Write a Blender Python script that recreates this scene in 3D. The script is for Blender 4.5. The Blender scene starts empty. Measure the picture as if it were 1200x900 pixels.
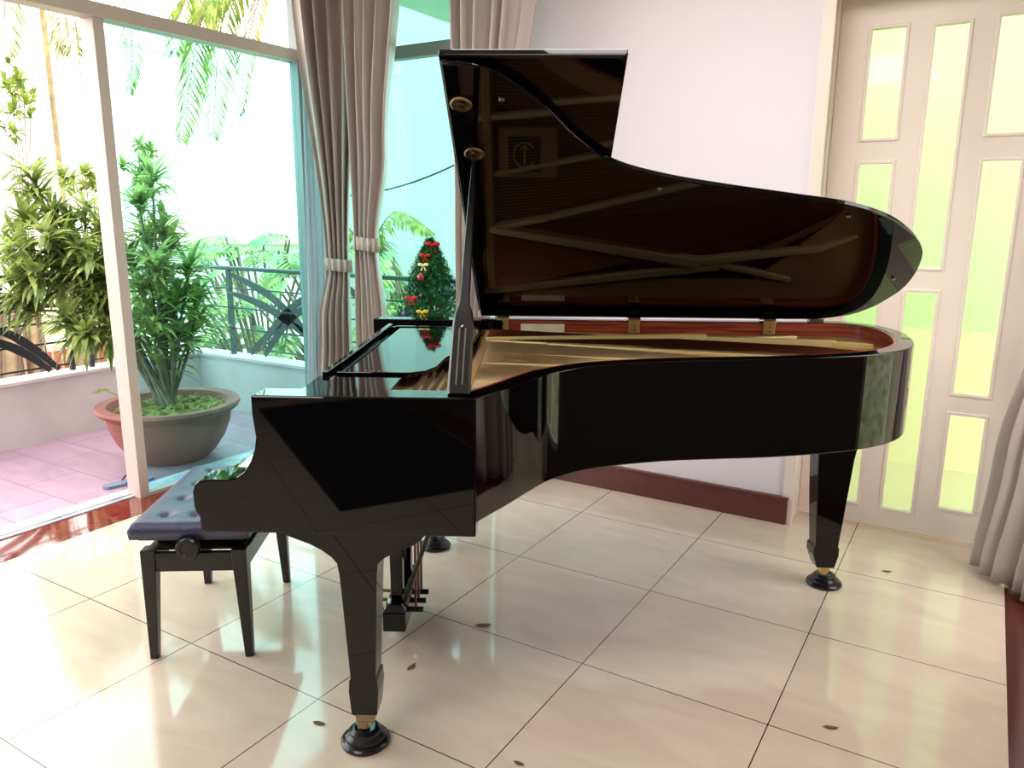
import bpy, bmesh, math, random
from mathutils import Vector, Matrix
random.seed(7)
scn = bpy.context.scene
COL = scn.collection
PI = math.pi
# ------------------------------------------------------------------ camera data
F, YAW, PITCH, ROLL = 911.4775, 2.1155, 0.2142, 0.0063
CAM = Vector((2.1962, -1.5051, 1.4482))
fw = Vector((math.cos(YAW)*math.cos(PITCH), math.sin(YAW)*math.cos(PITCH), -math.sin(PITCH)))
r0 = fw.cross(Vector((0, 0, 1))).normalized(); u0 = r0.cross(fw)
RT = r0*math.cos(ROLL) + u0*math.sin(ROLL)
UP = -r0*math.sin(ROLL) + u0*math.cos(ROLL)
def far(px, py, depth):
    """world point seen at a spot of the photograph, at a distance in metres"""
    return CAM + (fw + RT*((px-600)/F) + UP*((450-py)/F))*depth
def on(px, py, axis, val):
    d = fw + RT*((px-600)/F) + UP*((450-py)/F)
    return CAM + d*((val-CAM[axis])/d[axis])

# ------------------------------------------------------------------ materials
def nt(name):
    m = bpy.data.materials.new(name); m.use_nodes = True
    n = m.node_tree.nodes; l = m.node_tree.links
    return m, n, l, n['Principled BSDF']
def L(c):
    return tuple(((x/255)/12.92 if x/255 <= .04045 else ((x/255+.055)/1.055)**2.4) for x in c) + (1,)
def mat(name, rgb, rough=.5, metal=0, coat=0, noise=0, nscale=20, bump=0, bscale=80, spec=.5, two=None, stretch=None, sheen=0):
    m, n, l, b = nt(name)
    b.inputs['Base Color'].default_value = L(rgb)
    b.inputs['Roughness'].default_value = rough
    b.inputs['Metallic'].default_value = metal
    b.inputs['Specular IOR Level'].default_value = spec
    b.inputs['Coat Weight'].default_value = coat
    b.inputs['Coat Roughness'].default_value = .02
    if sheen: b.inputs['Sheen Weight'].default_value = sheen
    tc = n.new('ShaderNodeTexCoord'); mp = n.new('ShaderNodeMapping')
    l.new(tc.outputs['Object'], mp.inputs[0])
    if stretch: mp.inputs['Scale'].default_value = stretch
    if noise or two:
        t = n.new('ShaderNodeTexNoise'); t.inputs['Scale'].default_value = nscale; t.inputs['Detail'].default_value = 5
        l.new(mp.outputs[0], t.inputs['Vector'])
        mx = n.new('ShaderNodeMix'); mx.data_type = 'RGBA'
        a = L(rgb); c = L(two) if two else tuple(x*(1-noise) for x in a[:3])+(1,)
        mx.inputs[6].default_value = a; mx.inputs[7].default_value = c
        rp = n.new('ShaderNodeMapRange'); rp.inputs[1].default_value = .38; rp.inputs[2].default_value = .62
        l.new(t.outputs['Fac'], rp.inputs[0]); l.new(rp.outputs[0], mx.inputs[0])
        l.new(mx.outputs[2], b.inputs['Base Color'])
    if bump:
        t2 = n.new('ShaderNodeTexNoise'); t2.inputs['Scale'].default_value = bscale; t2.inputs['Detail'].default_value = 4
        l.new(mp.outputs[0], t2.inputs['Vector'])
        bp = n.new('ShaderNodeBump'); bp.inputs['Strength'].default_value = bump; bp.inputs['Distance'].default_value = .01
        l.new(t2.outputs['Fac'], bp.inputs['Height']); l.new(bp.outputs[0], b.inputs['Normal'])
    return m
def wood_mat(name, a, b_, rough, scale=(1.2, 1.2, 26), coat=0):
    m, n, l, b = nt(name)
    b.inputs['Roughness'].default_value = rough; b.inputs['Coat Weight'].default_value = coat
    tc = n.new('ShaderNodeTexCoord'); mp = n.new('ShaderNodeMapping'); mp.inputs['Scale'].default_value = scale
    l.new(tc.outputs['Object'], mp.inputs[0])
    t = n.new('ShaderNodeTexNoise'); t.inputs['Scale'].default_value = 3; t.inputs['Detail'].default_value = 6; t.inputs['Distortion'].default_value = .4
    l.new(mp.outputs[0], t.inputs['Vector'])
    cr = n.new('ShaderNodeValToRGB'); cr.color_ramp.elements[0].position = .35; cr.color_ramp.elements[1].position = .65
    cr.color_ramp.elements[0].color = L(a); cr.color_ramp.elements[1].color = L(b_)
    l.new(t.outputs['Fac'], cr.inputs[0]); l.new(cr.outputs[0], b.inputs['Base Color'])
    return m
def tile_mat(name, c1, c2, grout, size, rough, gw=.003, off=(0, 0), offset=0.0, sizey=None, vary=.0, coat=0, bump=0):
    """straight tile grid on world x/y through the Brick node"""
    m, n, l, b = nt(name)
    b.inputs['Roughness'].default_value = rough; b.inputs['Coat Weight'].default_value = coat
    b.inputs['Coat Roughness'].default_value = .03
    g = n.new('ShaderNodeNewGeometry'); mp = n.new('ShaderNodeMapping'); mp.inputs['Location'].default_value = (off[0], off[1], 0)
    l.new(g.outputs['Position'], mp.inputs[0])
    br = n.new('ShaderNodeTexBrick'); br.offset = offset; br.squash = 1
    br.inputs['Scale'].default_value = 1; br.inputs['Brick Width'].default_value = size; br.inputs['Row Height'].default_value = sizey or size
    br.inputs['Mortar Size'].default_value = gw; br.inputs['Mortar Smooth'].default_value = 0
    br.inputs['Color1'].default_value = (0, 0, 0, 1); br.inputs['Color2'].default_value = (1, 1, 1, 1); br.inputs['Bias'].default_value = 0
    l.new(mp.outputs[0], br.inputs['Vector'])
    t = n.new('ShaderNodeTexNoise'); t.inputs['Scale'].default_value = 2.2; t.inputs['Detail'].default_value = 8; t.inputs['Distortion'].default_value = 1.6
    mp2 = n.new('ShaderNodeMapping'); mp2.inputs['Scale'].default_value = (1, 2.4, 1); mp2.inputs['Rotation'].default_value = (0, 0, .5)
    l.new(g.outputs['Position'], mp2.inputs[0]); l.new(mp2.outputs[0], t.inputs['Vector'])
    cr = n.new('ShaderNodeValToRGB'); cr.color_ramp.elements[0].position = .3; cr.color_ramp.elements[1].position = .7
    cr.color_ramp.elements[0].color = L(c1); cr.color_ramp.elements[1].color = L(c2); l.new(t.outputs['Fac'], cr.inputs[0])
    src = cr.outputs[0]
    if vary:
        hs = n.new('ShaderNodeHueSaturation'); mr = n.new('ShaderNodeMapRange')
        sp = n.new('ShaderNodeSeparateColor'); l.new(br.outputs['Color'], sp.inputs[0]); l.new(sp.outputs[0], mr.inputs[0])
        mr.inputs[3].default_value = 1-vary; mr.inputs[4].default_value = 1+vary
        l.new(mr.outputs[0], hs.inputs['Value']); l.new(src, hs.inputs['Color']); src = hs.outputs[0]
    mx = n.new('ShaderNodeMix'); mx.data_type = 'RGBA'; mx.inputs[7].default_value = L(grout)
    l.new(src, mx.inputs[6]); l.new(br.outputs['Fac'], mx.inputs[0]); l.new(mx.outputs[2], b.inputs['Base Color'])
    if bump:
        bp = n.new('ShaderNodeBump'); bp.inputs['Strength'].default_value = bump; bp.inputs['Distance'].default_value = .01
        t2 = n.new('ShaderNodeTexNoise'); t2.inputs['Scale'].default_value = 3; l.new(g.outputs['Position'], t2.inputs['Vector'])
        l.new(t2.outputs['Fac'], bp.inputs['Height']); l.new(bp.outputs[0], b.inputs['Normal'])
    return m
def glass_mat(name, tint, refl=1.0, rough=0.0):
    m = bpy.data.materials.new(name); m.use_nodes = True
    n = m.node_tree.nodes; l = m.node_tree.links; n.clear()
    o = n.new('ShaderNodeOutputMaterial'); tr = n.new('ShaderNodeBsdfTransparent'); gl = n.new('ShaderNodeBsdfGlossy')
    tr.inputs[0].default_value = L(tint); gl.inputs['Roughness'].default_value = rough
    fr = n.new('ShaderNodeFresnel'); fr.inputs[0].default_value = 1.45
    ge = n.new('ShaderNodeNewGeometry'); iv = n.new('ShaderNodeMath'); iv.operation = 'SUBTRACT'; iv.inputs[0].default_value = 1; l.new(ge.outputs['Backfacing'], iv.inputs[1])
    mu = n.new('ShaderNodeMath'); mu.operation = 'MULTIPLY'; l.new(fr.outputs[0], mu.inputs[0]); l.new(iv.outputs[0], mu.inputs[1])
    mx = n.new('ShaderNodeMixShader'); l.new(mu.outputs[0], mx.inputs[0]); l.new(tr.outputs[0], mx.inputs[1]); l.new(gl.outputs[0], mx.inputs[2])
    l.new(mx.outputs[0], o.inputs[0]); return m
def leaf_mat(name, a, b_, rough=.35, trans=.35):
    m = bpy.data.materials.new(name); m.use_nodes = True
    n = m.node_tree.nodes; l = m.node_tree.links; b = n['Principled BSDF']; o = n['Material Output']
    t = n.new('ShaderNodeTexNoise'); t.inputs['Scale'].default_value = 9
    g = n.new('ShaderNodeNewGeometry'); l.new(g.outputs['Position'], t.inputs['Vector'])
    cr = n.new('ShaderNodeValToRGB'); cr.color_ramp.elements[0].position = .38; cr.color_ramp.elements[1].position = .62
    cr.color_ramp.elements[0].color = L(a); cr.color_ramp.elements[1].color = L(b_)
    l.new(t.outputs['Fac'], cr.inputs[0]); l.new(cr.outputs[0], b.inputs['Base Color']); b.inputs['Roughness'].default_value = rough
    tl = n.new('ShaderNodeBsdfTranslucent'); l.new(cr.outputs[0], tl.inputs[0])
    mx = n.new('ShaderNodeMixShader'); mx.inputs[0].default_value = trans
    l.new(b.outputs[0], mx.inputs[1]); l.new(tl.outputs[0], mx.inputs[2]); l.new(mx.outputs[0], o.inputs[0]); return m

M = dict(
 black=mat('piano_lacquer', (7, 6, 7), .03, coat=0, spec=.42),
 satin=mat('satin_black', (22, 19, 19), .3),
 satin2=mat('bench_black_wood', (24, 20, 19), .3),
 mahog=wood_mat('mahogany', (118, 44, 32), (186, 88, 62), .25, (1.0, 1.0, 30)),
 gold=mat('plate_gold', (206, 158, 96), .3, metal=.1, noise=.15, nscale=4),
 goldl=mat('plate_gold_raised', (242, 214, 146), .3, metal=.1),
 board=wood_mat('soundboard_spruce', (140, 92, 52), (164, 112, 66), .3, (3, 20, 3)),
 brass=mat('brass', (226, 196, 130), .28, metal=.75),
 brassd=mat('aged_brass', (150, 134, 112), .25, metal=1),
 steel=mat('steel', (150, 148, 145), .25, metal=1),
 string=mat('string_steel', (196, 170, 130), .3, metal=.6),
 copper=mat('string_copper', (150, 84, 56), .35, metal=1),
 red_rod=mat('red_brown_rod', (120, 66, 58), .35),
 felt=mat('felt_maroon', (84, 24, 26), .9),
 ivory=mat('ivory_keys', (232, 228, 215), .25),
 emblem=mat('emblem_dark', (96, 68, 38), .4),
 label=mat('paper_label', (250, 240, 208), .7, noise=.12, nscale=14),
 leather=mat('leather', (44, 46, 78), .36, bump=.25, bscale=160, coat=.0, spec=.7),
 rubber=mat('cup_black', (20, 22, 28), .22),
 wall=mat('wall_paint', (232, 222, 228), .85, bump=.04, bscale=60),
 granite2=mat('dark_red_floor', (88, 36, 26), .12, noise=.25, nscale=3), wall2=mat('room_wall_far', (92, 74, 66), .85), dark_sheet=mat('sheet_dark', (16, 12, 14), .9, noise=.3, nscale=60),
 ceil=mat('ceiling_paint', (236, 234, 230), .9),
 dframe=mat('door_paint', (238, 222, 210), .42, noise=.03, nscale=3),
 skirting=mat('skirting_stone', (104, 52, 48), .3, noise=.2, nscale=20),
 granite=mat('red_granite', (132, 52, 36), .07, noise=.45, nscale=26, coat=.3),
 tile=tile_mat('floor_tile', (228, 208, 190), (214, 192, 174), (60, 44, 36), .6, .08, gw=.0018, coat=.12),
 terr=tile_mat('terrace_tile', (184, 150, 168), (168, 134, 154), (142, 110, 128), .6, .42, gw=.004, offset=.5, sizey=.3, vary=.1, off=(.1, .02)),
 plaster=mat('parapet_plaster', (216, 206, 204), .8, noise=.1, nscale=4, bump=.1, bscale=8),
 alu=mat('aluminium_beige', (196, 180, 170), .4),
 alug=mat('aluminium_grey', (140, 150, 150), .4),
 track=mat('door_track', (176, 184, 205), .35, two=(226, 226, 230), nscale=7, metal=.2),
 iron=mat('railing_iron', (26, 26, 32), .5),
 irong=mat('railing_grey_iron', (66, 74, 78), .5),
 clay=mat('clay_pot', (160, 98, 88), .7, noise=.25, nscale=5, bump=.2, bscale=20),
 soil=mat('soil', (84, 66, 46), .95, two=(150, 150, 70), nscale=18, bump=.8, bscale=30),
 straw=mat('straw', (176, 168, 96), .8),
 stem=mat('stem_brown', (132, 112, 96), .8, noise=.3, nscale=30),
 bark=mat('bark', (176, 150, 118), .9, noise=.3, nscale=10, bump=.5, bscale=20),
 leaf=leaf_mat('dracaena_leaf', (96, 124, 62), (188, 200, 116), .3, .42),
 leaf2=leaf_mat('philodendron_leaf', (122, 168, 126), (206, 214, 140), .4, .45),
 palm=leaf_mat('palm_leaf', (96, 128, 44), (168, 180, 84), .5, .4),
 palmdry=leaf_mat('palm_leaf_dry', (150, 128, 60), (190, 170, 110), .6, .4),
 xmas=leaf_mat('xmas_needles', (20, 84, 42), (62, 136, 74), .5, .1),
 red=mat('ribbon_red', (190, 22, 32), .35), blue=mat('bauble_blue', (24, 34, 120), .15, coat=1),
 redb=mat('bauble_red', (160, 16, 30), .15, coat=1), goldb=mat('bauble_gold', (232, 190, 60), .25, metal=.5),
 cream=mat('ribbon_cream', (240, 226, 170), .4),
 house=mat('house_white', (240, 236, 226), .9),
 roof=mat('roof_tiles', (228, 176, 156), .8, noise=.3, nscale=8),
 brick=tile_mat('garden_brick', (186, 110, 84), (150, 86, 66), (200, 180, 160), .24, .9, gw=.01, offset=.5, sizey=.075, vary=.2),
 ground=mat('garden_ground', (170, 166, 140), .95, two=(110, 130, 70), nscale=1.2),
 soffit=mat('soffit_green', (188, 214, 206), .8),
 house_dimmed=mat('house_white_dimmed', (166, 168, 166), .9), yel=mat('next_room_yellow', (250, 238, 200), .85), grn=mat('next_room_green', (222, 238, 190), .85),  # far white house: shade put into its colour so the glass tint shows
 floor2=mat('next_room_floor', (214, 200, 176), .4),
 pane=glass_mat('teal_pane', (214, 251, 250)),
 paned=glass_mat('door_pane', (236, 252, 240)),
 flip=mat('flip_flop_sole', (120, 134, 158), .7), flip2=mat('flip_flop_strap', (48, 34, 60), .6),
 dryleaf=mat('dry_leaf', (110, 92, 48), .8, noise=.4, nscale=60),
 plastic=mat('socket_plastic', (214, 198, 140), .5),
 lamp=mat('lamp_white', (240, 240, 240), .5),
)
def curtain_mat(name, rgb, trans):
    m = bpy.data.materials.new(name); m.use_nodes = True
    n = m.node_tree.nodes; l = m.node_tree.links; b = n['Principled BSDF']; o = n['Material Output']
    b.inputs['Base Color'].default_value = L(rgb); b.inputs['Roughness'].default_value = .36; b.inputs['Sheen Weight'].default_value = .15
    g = n.new('ShaderNodeNewGeometry'); mp = n.new('ShaderNodeMapping'); mp.inputs['Scale'].default_value = (90, 90, 900); l.new(g.outputs['Position'], mp.inputs[0])
    t = n.new('ShaderNodeTexNoise'); t.inputs['Scale'].default_value = 1; l.new(mp.outputs[0], t.inputs['Vector'])
    bp = n.new('ShaderNodeBump'); bp.inputs['Strength'].default_value = .3; bp.inputs['Distance'].default_value = .002
    l.new(t.outputs['Fac'], bp.inputs['Height']); l.new(bp.outputs[0], b.inputs['Normal'])
    tl = n.new('ShaderNodeBsdfTranslucent'); tl.inputs[0].default_value = L(rgb)
    mx = n.new('ShaderNodeMixShader'); mx.inputs[0].default_value = trans
    l.new(b.outputs[0], mx.inputs[1]); l.new(tl.outputs[0], mx.inputs[2]); l.new(mx.outputs[0], o.inputs[0]); return m
M['curtain'] = curtain_mat('curtain_fabric', (194, 178, 170), .05)
M['sheer'] = curtain_mat('sheer_fabric', (222, 226, 232), .45)

# ------------------------------------------------------------------ mesh building
class MB:
    def __init__(s): s.v = []; s.f = []; s.m = []
    def add(s, vs, fs, mi=0):
        o = len(s.v); s.v += [tuple(v) for v in vs]; s.f += [tuple(i+o for i in f) for f in fs]; s.m += [mi]*len(fs); return s
    def box(s, a, b, mi=0):
        x0, y0, z0 = a; x1, y1, z1 = b
        if x0 > x1: x0, x1 = x1, x0
        if y0 > y1: y0, y1 = y1, y0
        if z0 > z1: z0, z1 = z1, z0
        return s.add([(x0,y0,z0),(x1,y0,z0),(x1,y1,z0),(x0,y1,z0),(x0,y0,z1),(x1,y0,z1),(x1,y1,z1),(x0,y1,z1)],
              [(3,2,1,0),(4,5,6,7),(0,1,5,4),(1,2,6,5),(2,3,7,6),(3,0,4,7)], mi)
    def loft(s, rings, mi=0, cap=True, close=True):
        n = len(rings[0]); vs = [p for r in rings for p in r]; fs = []
        for i in range(len(rings)-1):
            for j in range(n if close else n-1):
                k = (j+1) % n; fs.append((i*n+j, i*n+k, (i+1)*n+k, (i+1)*n+j))
        if cap: fs += [tuple(reversed(range(n))), tuple((len(rings)-1)*n+j for j in range(n))]
        return s.add(vs, fs, mi)
    def prism(s, poly, fn0, fn1, mi=0, side=None):
        n = len(poly); vs = [fn0(*p) for p in poly] + [fn1(*p) for p in poly]
        s.add(vs, [tuple(reversed(range(n))), tuple(range(n, 2*n))], mi)
        o = len(s.v)-2*n
        for j in range(n):
            k = (j+1) % n; s.f.append((o+j, o+k, o+n+k, o+n+j)); s.m.append(mi if side is None else side)
        return s
    def tube(s, pts, rad, seg=8, mi=0):
        pts = [Vector(p) for p in pts]; rad = rad if isinstance(rad, (list, tuple)) else [rad]*len(pts)
        rings = []; ref = None
        for i, p in enumerate(pts):
            t = (pts[min(i+1, len(pts)-1)] - pts[max(i-1, 0)]).normalized()
            if ref is None: ref = Vector((0, 0, 1)) if abs(t.z) < .9 else Vector((1, 0, 0))
            a = t.cross(ref).normalized(); ref = a.cross(t); 
            rings.append([p + (a*math.cos(2*PI*k/seg) + ref*math.sin(2*PI*k/seg))*rad[i] for k in range(seg)])
        return s.loft(rings, mi)
    def lathe(s, prof, c=(0, 0, 0), seg=32, mi=0, axis='z', cap=True):
        rings = []
        for r, h in prof:
            ring = []
            for k in range(seg):
                a = 2*PI*k/seg; x, y = r*math.cos(a), r*math.sin(a)
                if axis == 'z': q = (c[0]+x, c[1]+y, c[2]+h)
                elif axis == 'y': q = (c[0]+x, c[1]+h, c[2]+y)
                else: q = (c[0]+h, c[1]+x, c[2]+y)
                ring.append(q)
            rings.append(ring)
        return s.loft(rings, mi, cap)
    def ball(s, c, r, mi=0, seg=12, sq=(1, 1, 1)):
        rings = []
        for i in range(1, seg//2):
            a = PI*i/(seg//2)
            rings.append([(c[0]+r*sq[0]*math.sin(a)*math.cos(2*PI*k/seg), c[1]+r*sq[1]*math.sin(a)*math.sin(2*PI*k/seg), c[2]-r*sq[2]*math.cos(a)) for k in range(seg)])
        return s.loft(rings, mi)
    def make(s, name, mats, parent=None, smooth=False, bevel=0, xf=None, fix=True):
        me = bpy.data.meshes.new(name); vs = s.v
        if xf is not None: vs = [tuple(xf(Vector(v))) for v in vs]
        me.from_pydata(vs, [], s.f)
        if not isinstance(mats, (list, tuple)): mats = [mats]
        for m in mats: me.materials.append(M[m] if isinstance(m, str) else m)
        for p, i in zip(me.polygons, s.m): p.material_index = i
        if fix:
            bm = bmesh.new(); bm.from_mesh(me); bmesh.ops.recalc_face_normals(bm, faces=bm.faces); bm.to_mesh(me); bm.free()
        if smooth:
            for p in me.polygons: p.use_smooth = True
        o = bpy.data.objects.new(name, me); COL.objects.link(o)
        if parent is not None: o.parent = parent
        if bevel:
            b = o.modifiers.new('bevel', 'BEVEL'); b.width = bevel; b.segments = 2; b.limit_method = 'ANGLE'; b.angle_limit = math.radians(40)
            b.harden_normals = False
        if smooth and smooth != 'all':
            try:
                me.set_sharp_from_angle(angle=math.radians(38))
            except Exception: pass
        return o
def thing(name, label, cat, loc=(0, 0, 0), rz=0, group=None):
    o = bpy.data.objects.new(name, None); COL.objects.link(o); o.location = loc; o.rotation_euler = (0, 0, rz)
    o.empty_display_size = .05
    o['label'] = label; o['category'] = cat
    if group: o['group'] = group
    return o
def tag(o, label, cat, group=None):
    o['label'] = label; o['category'] = cat
    if group: o['group'] = group
    return o
def struct(mb, name, mats, **k):
    o = mb.make(name, mats, **k); o['kind'] = 'structure'; return o
def catmull(pts, n=8):
    out = []
    P = [Vector((*p, 0)) if len(p) == 2 else Vector(p) for p in pts]
    for i in range(len(P)-1):
        p0 = P[max(i-1, 0)]; p1 = P[i]; p2 = P[i+1]; p3 = P[min(i+2, len(P)-1)]
        for k in range(n):
            t = k/n
            out.append(.5*((2*p1)+(p2-p0)*t+(2*p0-5*p1+4*p2-p3)*t*t+(3*p1-p0-3*p2+p3)*t**3))
    out.append(P[-1]); return out

# ================================================================== ROOM
GX, WY, RX, BY, CZ = -1.42, 2.2, 2.62, -4.6, 2.95
struct(MB().box((-1.22, BY, -.1), (2.40, 2.2, 0)).box((1.5, 2.2, -.1), (2.40, 2.42, 0)), 'floor', 'tile')
struct(MB().box((-1.47, BY, -.1), (-1.22, 2.2, .0)), 'trim_1', 'granite')
struct(MB().box((2.40, BY, -.1), (RX, 2.2, .001)), 'trim_2', 'granite2')
struct(MB().box((GX-.1, BY-.12, CZ), (RX+.1, WY+.5, CZ+.15)), 'ceiling', 'ceil')
# back-right wall (y = 2.2) with the door opening and the second window
w = MB()
w.box((-.12, WY, 0), (1.485, WY+.22, CZ)); w.box((1.485, WY, 2.42), (RX+.12, WY+.22, CZ)); w.box((-1.46, WY, 2.8), (-.12, WY+.22, CZ))
w.box((-1.46, WY, -.1), (-.12, WY+.22, .06))
w.box((2.43, WY, 0), (RX+.12, WY+.22, 2.42))
struct(w, 'wall_back', 'wall')
struct(MB().box((-.1, WY-.024, 0), (1.505, WY, .135)).box((-.1, WY-.03, .125), (1.508, WY, .137)), 'baseboard_back', 'skirting', bevel=.003)
# hidden rear and side walls of the room
struct(MB().box((GX-.1, BY-.12, 0), (RX+.1, BY, CZ)), 'wall_rear', 'wall2')
struct(MB().box((RX, BY, 0), (RX+.12, 1.3, CZ)).box((RX, 1.3, 2.4), (RX+.12, WY, CZ)).box((RX, 2.05, 0), (RX+.12, WY, 2.4)).box((RX, 1.3, 0), (RX+.12, 2.05, .25)), 'wall_right', 'wall2')
struct(MB().box((GX-.1, BY, 0), (GX, -2.6, CZ)).box((GX-.1, -2.6, 2.8), (GX, WY, CZ)), 'wall_left', 'wall2')
tag(MB().box((1.36, -4.3, .0), (2.38, -2.0, .012)).make('dark_sheet', 'dark_sheet', bevel=.004), 'dark sheet added out of view, mirrored as the black patch in the piano cheek', 'dark_sheet')  # added stand-in for the unseen dark thing mirrored in the cheek
# --- glass wall on the left
fr = thing('window_1', '', 'window'); del fr['label']; del fr['category']; fr['kind'] = 'structure'
MB().box((-1.52, .755, 0), (-1.415, .808, 2.32)).make('window_post', 'alu', fr, bevel=.002)
MB().box((-1.47, 1.985, 0), (-1.40, 2.03, 2.8)).make('window_post', 'alug', fr, bevel=.002)
MB().box((-1.50, -2.6, 2.318), (-1.40, 2.2, 2.382)).make('window_transom_bar', 'alu', fr, bevel=.002)
MB().box((-1.47, -1.3, 0), (-1.415, -1.25, 2.32)).make('window_post', 'alu', fr, bevel=.002)
MB().box((-1.445, .808, .012), (-1.437, 1.985, 2.318)).make('window_pane', 'pane', fr)
MB().box((-1.445, 2.03, .012), (-1.437, 2.2, 2.318)).make('window_pane', 'pane', fr)
MB().box((-1.445, -2.6, .012), (-1.437, -1.3, 2.318)).make('window_pane', 'pane', fr)
MB().box((-1.46, .808, 0), (-1.42, 2.2, .016)).make('window_sill_rail', 'alu', fr)
MB().box((-1.60, -2.6, -.03), (-1.47, .76, .006)).box((-1.512, -2.6, .004), (-1.498, .76, .012)).make('window_track', 'track', fr)
MB().box((-1.60, .76, -.03), (-1.47, 2.3, .004)).make('window_track', 'track', fr)
# --- window in the back wall
f2 = thing('window_2', '', 'window'); del f2['label']; del f2['category']; f2['kind'] = 'structure'
MB().box((-1.42, WY+.01, 2.316), (-.12, WY+.07, 2.386)).make('window_transom_bar', 'alug', f2, bevel=.002)
MB().box((-1.42, WY+.01, .06), (-1.36, WY+.07, 2.8)).make('window_post', 'alug', f2)
MB().box((-.17, WY+.01, .06), (-.12, WY+.07, 2.8)).make('window_post', 'alug', f2)
MB().box((-1.42, WY+.01, .06), (-.12, WY+.07, .11)).make('window_bottom_rail', 'alug', f2)
MB().box((-1.36, WY+.036, .11), (-.17, WY+.044, 2.316)).make('window_pane', 'pane', f2)
MB().box((-1.36, WY+.036, 2.386), (-.17, WY+.044, 2.8)).make('window_pane', 'pane', f2)
# --- window in the right wall, out of frame, which lights the room
f3 = thing('window_3', '', 'window'); del f3['label']; del f3['category']; f3['kind'] = 'structure'
MB().box((RX+.03, 1.3, .25), (RX+.07, 1.34, 2.4)).box((RX+.03, 2.01, .25), (RX+.07, 2.05, 2.4)).box((RX+.03, 1.3, .25), (RX+.07, 2.05, .29)).box((RX+.03, 1.3, 2.36), (RX+.07, 2.05, 2.4)).make('window_frame', 'alu', f3)
# --- panelled glass door in the recess
dr = thing('door_1', '', 'door'); del dr['label']; del dr['category']; dr['kind'] = 'structure'
DY = 2.37
cs = MB()
cs.box((1.478, WY-.012, .0), (1.530, WY+.005, 2.44)); cs.box((1.478, WY-.012, 2.385), (2.62, WY+.005, 2.44))
cs.box((1.486, WY+.005, 0), (1.500, WY+.22, 2.42)); cs.box((1.500, WY+.10, 0), (1.520, WY+.22, 2.42)); cs.box((1.500, WY+.02, 2.38), (2.43, WY+.22, 2.42))
struct(cs, 'trim_3', 'dframe', bevel=.003)
holes = [ (1.650,1.787,1.785,2.238), (1.650,1.787,.69,1.680), (1.650,1.787,.11,.595),
          (1.893,2.020,1.232,2.228), (1.893,2.020,.108,1.128),
          (2.124,2.262,1.785,2.240), (2.124,2.262,.690,1.680), (2.124,2.262,.155,.595)]
xs = sorted({1.522, 2.40} | {h[0] for h in holes} | {h[1] for h in holes})
d = MB(); bead = MB(); pn = []
def leaf_bars():
    for (a, b) in ((1.522, 1.650), (1.787, 1.893), (2.020, 2.124), (2.262, 2.40)): d.box((a, DY, .012), (b, DY+.04, 2.38))
    for x0, x1 in ((1.650, 1.787), (1.893, 2.020), (2.124, 2.262)):
        hs = sorted([h for h in holes if h[0] == x0], key=lambda h: h[2]); z = .012
        for h in hs: d.box((x0, DY+.0006, z), (x1, DY+.0394, h[2])); z = h[3]
        d.box((x0, DY+.0006, z), (x1, DY+.0394, 2.38))
leaf_bars(); d.make('door_frame', 'dframe', dr)
for h in holes:
    x0, x1, z0, z1 = h; b = MB(); t = .012
    b.box((x0-t, DY-.006, z0-t), (x0+.003, DY+.01, z1+t)); b.box((x1-.003, DY-.006, z0-t), (x1+t, DY+.01, z1+t))
    b.box((x0, DY-.006, z0-t), (x1, DY+.01, z0+.003)); b.box((x0, DY-.006, z1-.003), (x1, DY+.01, z1+t))
    b.make('door_bead', 'dframe', dr, bevel=.004)
    MB().box((x0, DY+.018, z0), (x1, DY+.024, z1)).make('door_pane', 'paned', dr)
# room behind the door
nr = MB(); NY = 3.55
nr.box((.6, NY, -.1), (3.6, NY+.1, .82))
struct(nr, 'wall_beyond', 'yel'); struct(MB().box((.6, NY, .82), (3.6, NY+.1, 2.9)), 'wall_beyond_upper', 'grn')  # the light's yellow-to-green change is put into two wall colours
struct(MB().box((.6, 2.42, -.1), (3.6, NY, -.0)), 'floor_beyond', 'floor2')
struct(MB().box((3.6, 2.42, -.1), (3.7, NY+.1, 2.9)).box((.5, 2.42, -.1), (.6, NY+.1, 2.9)), 'wall_beyond_side', 'house')
struct(MB().box((.5, 2.42, 2.9), (3.7, NY+.1, 3.0)), 'ceiling_beyond', 'ceil')

# socket seen through the lowest right pane
so = on(1133, 578, 1, NY-.005)
t = thing('wall_socket', 'cream double wall socket seen through the lowest right door pane', 'socket', (so.x, NY, so.z))
MB().box((-.06, -.012, -.06), (.06, 0, .06)).make('plate', 'plastic', t, bevel=.004)
for dx in (-.025, .025): MB().box((dx-.017, -.016, -.035), (dx+.017, -.012, .035)).make('socket_insert', 'straw', t, bevel=.002)

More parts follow.
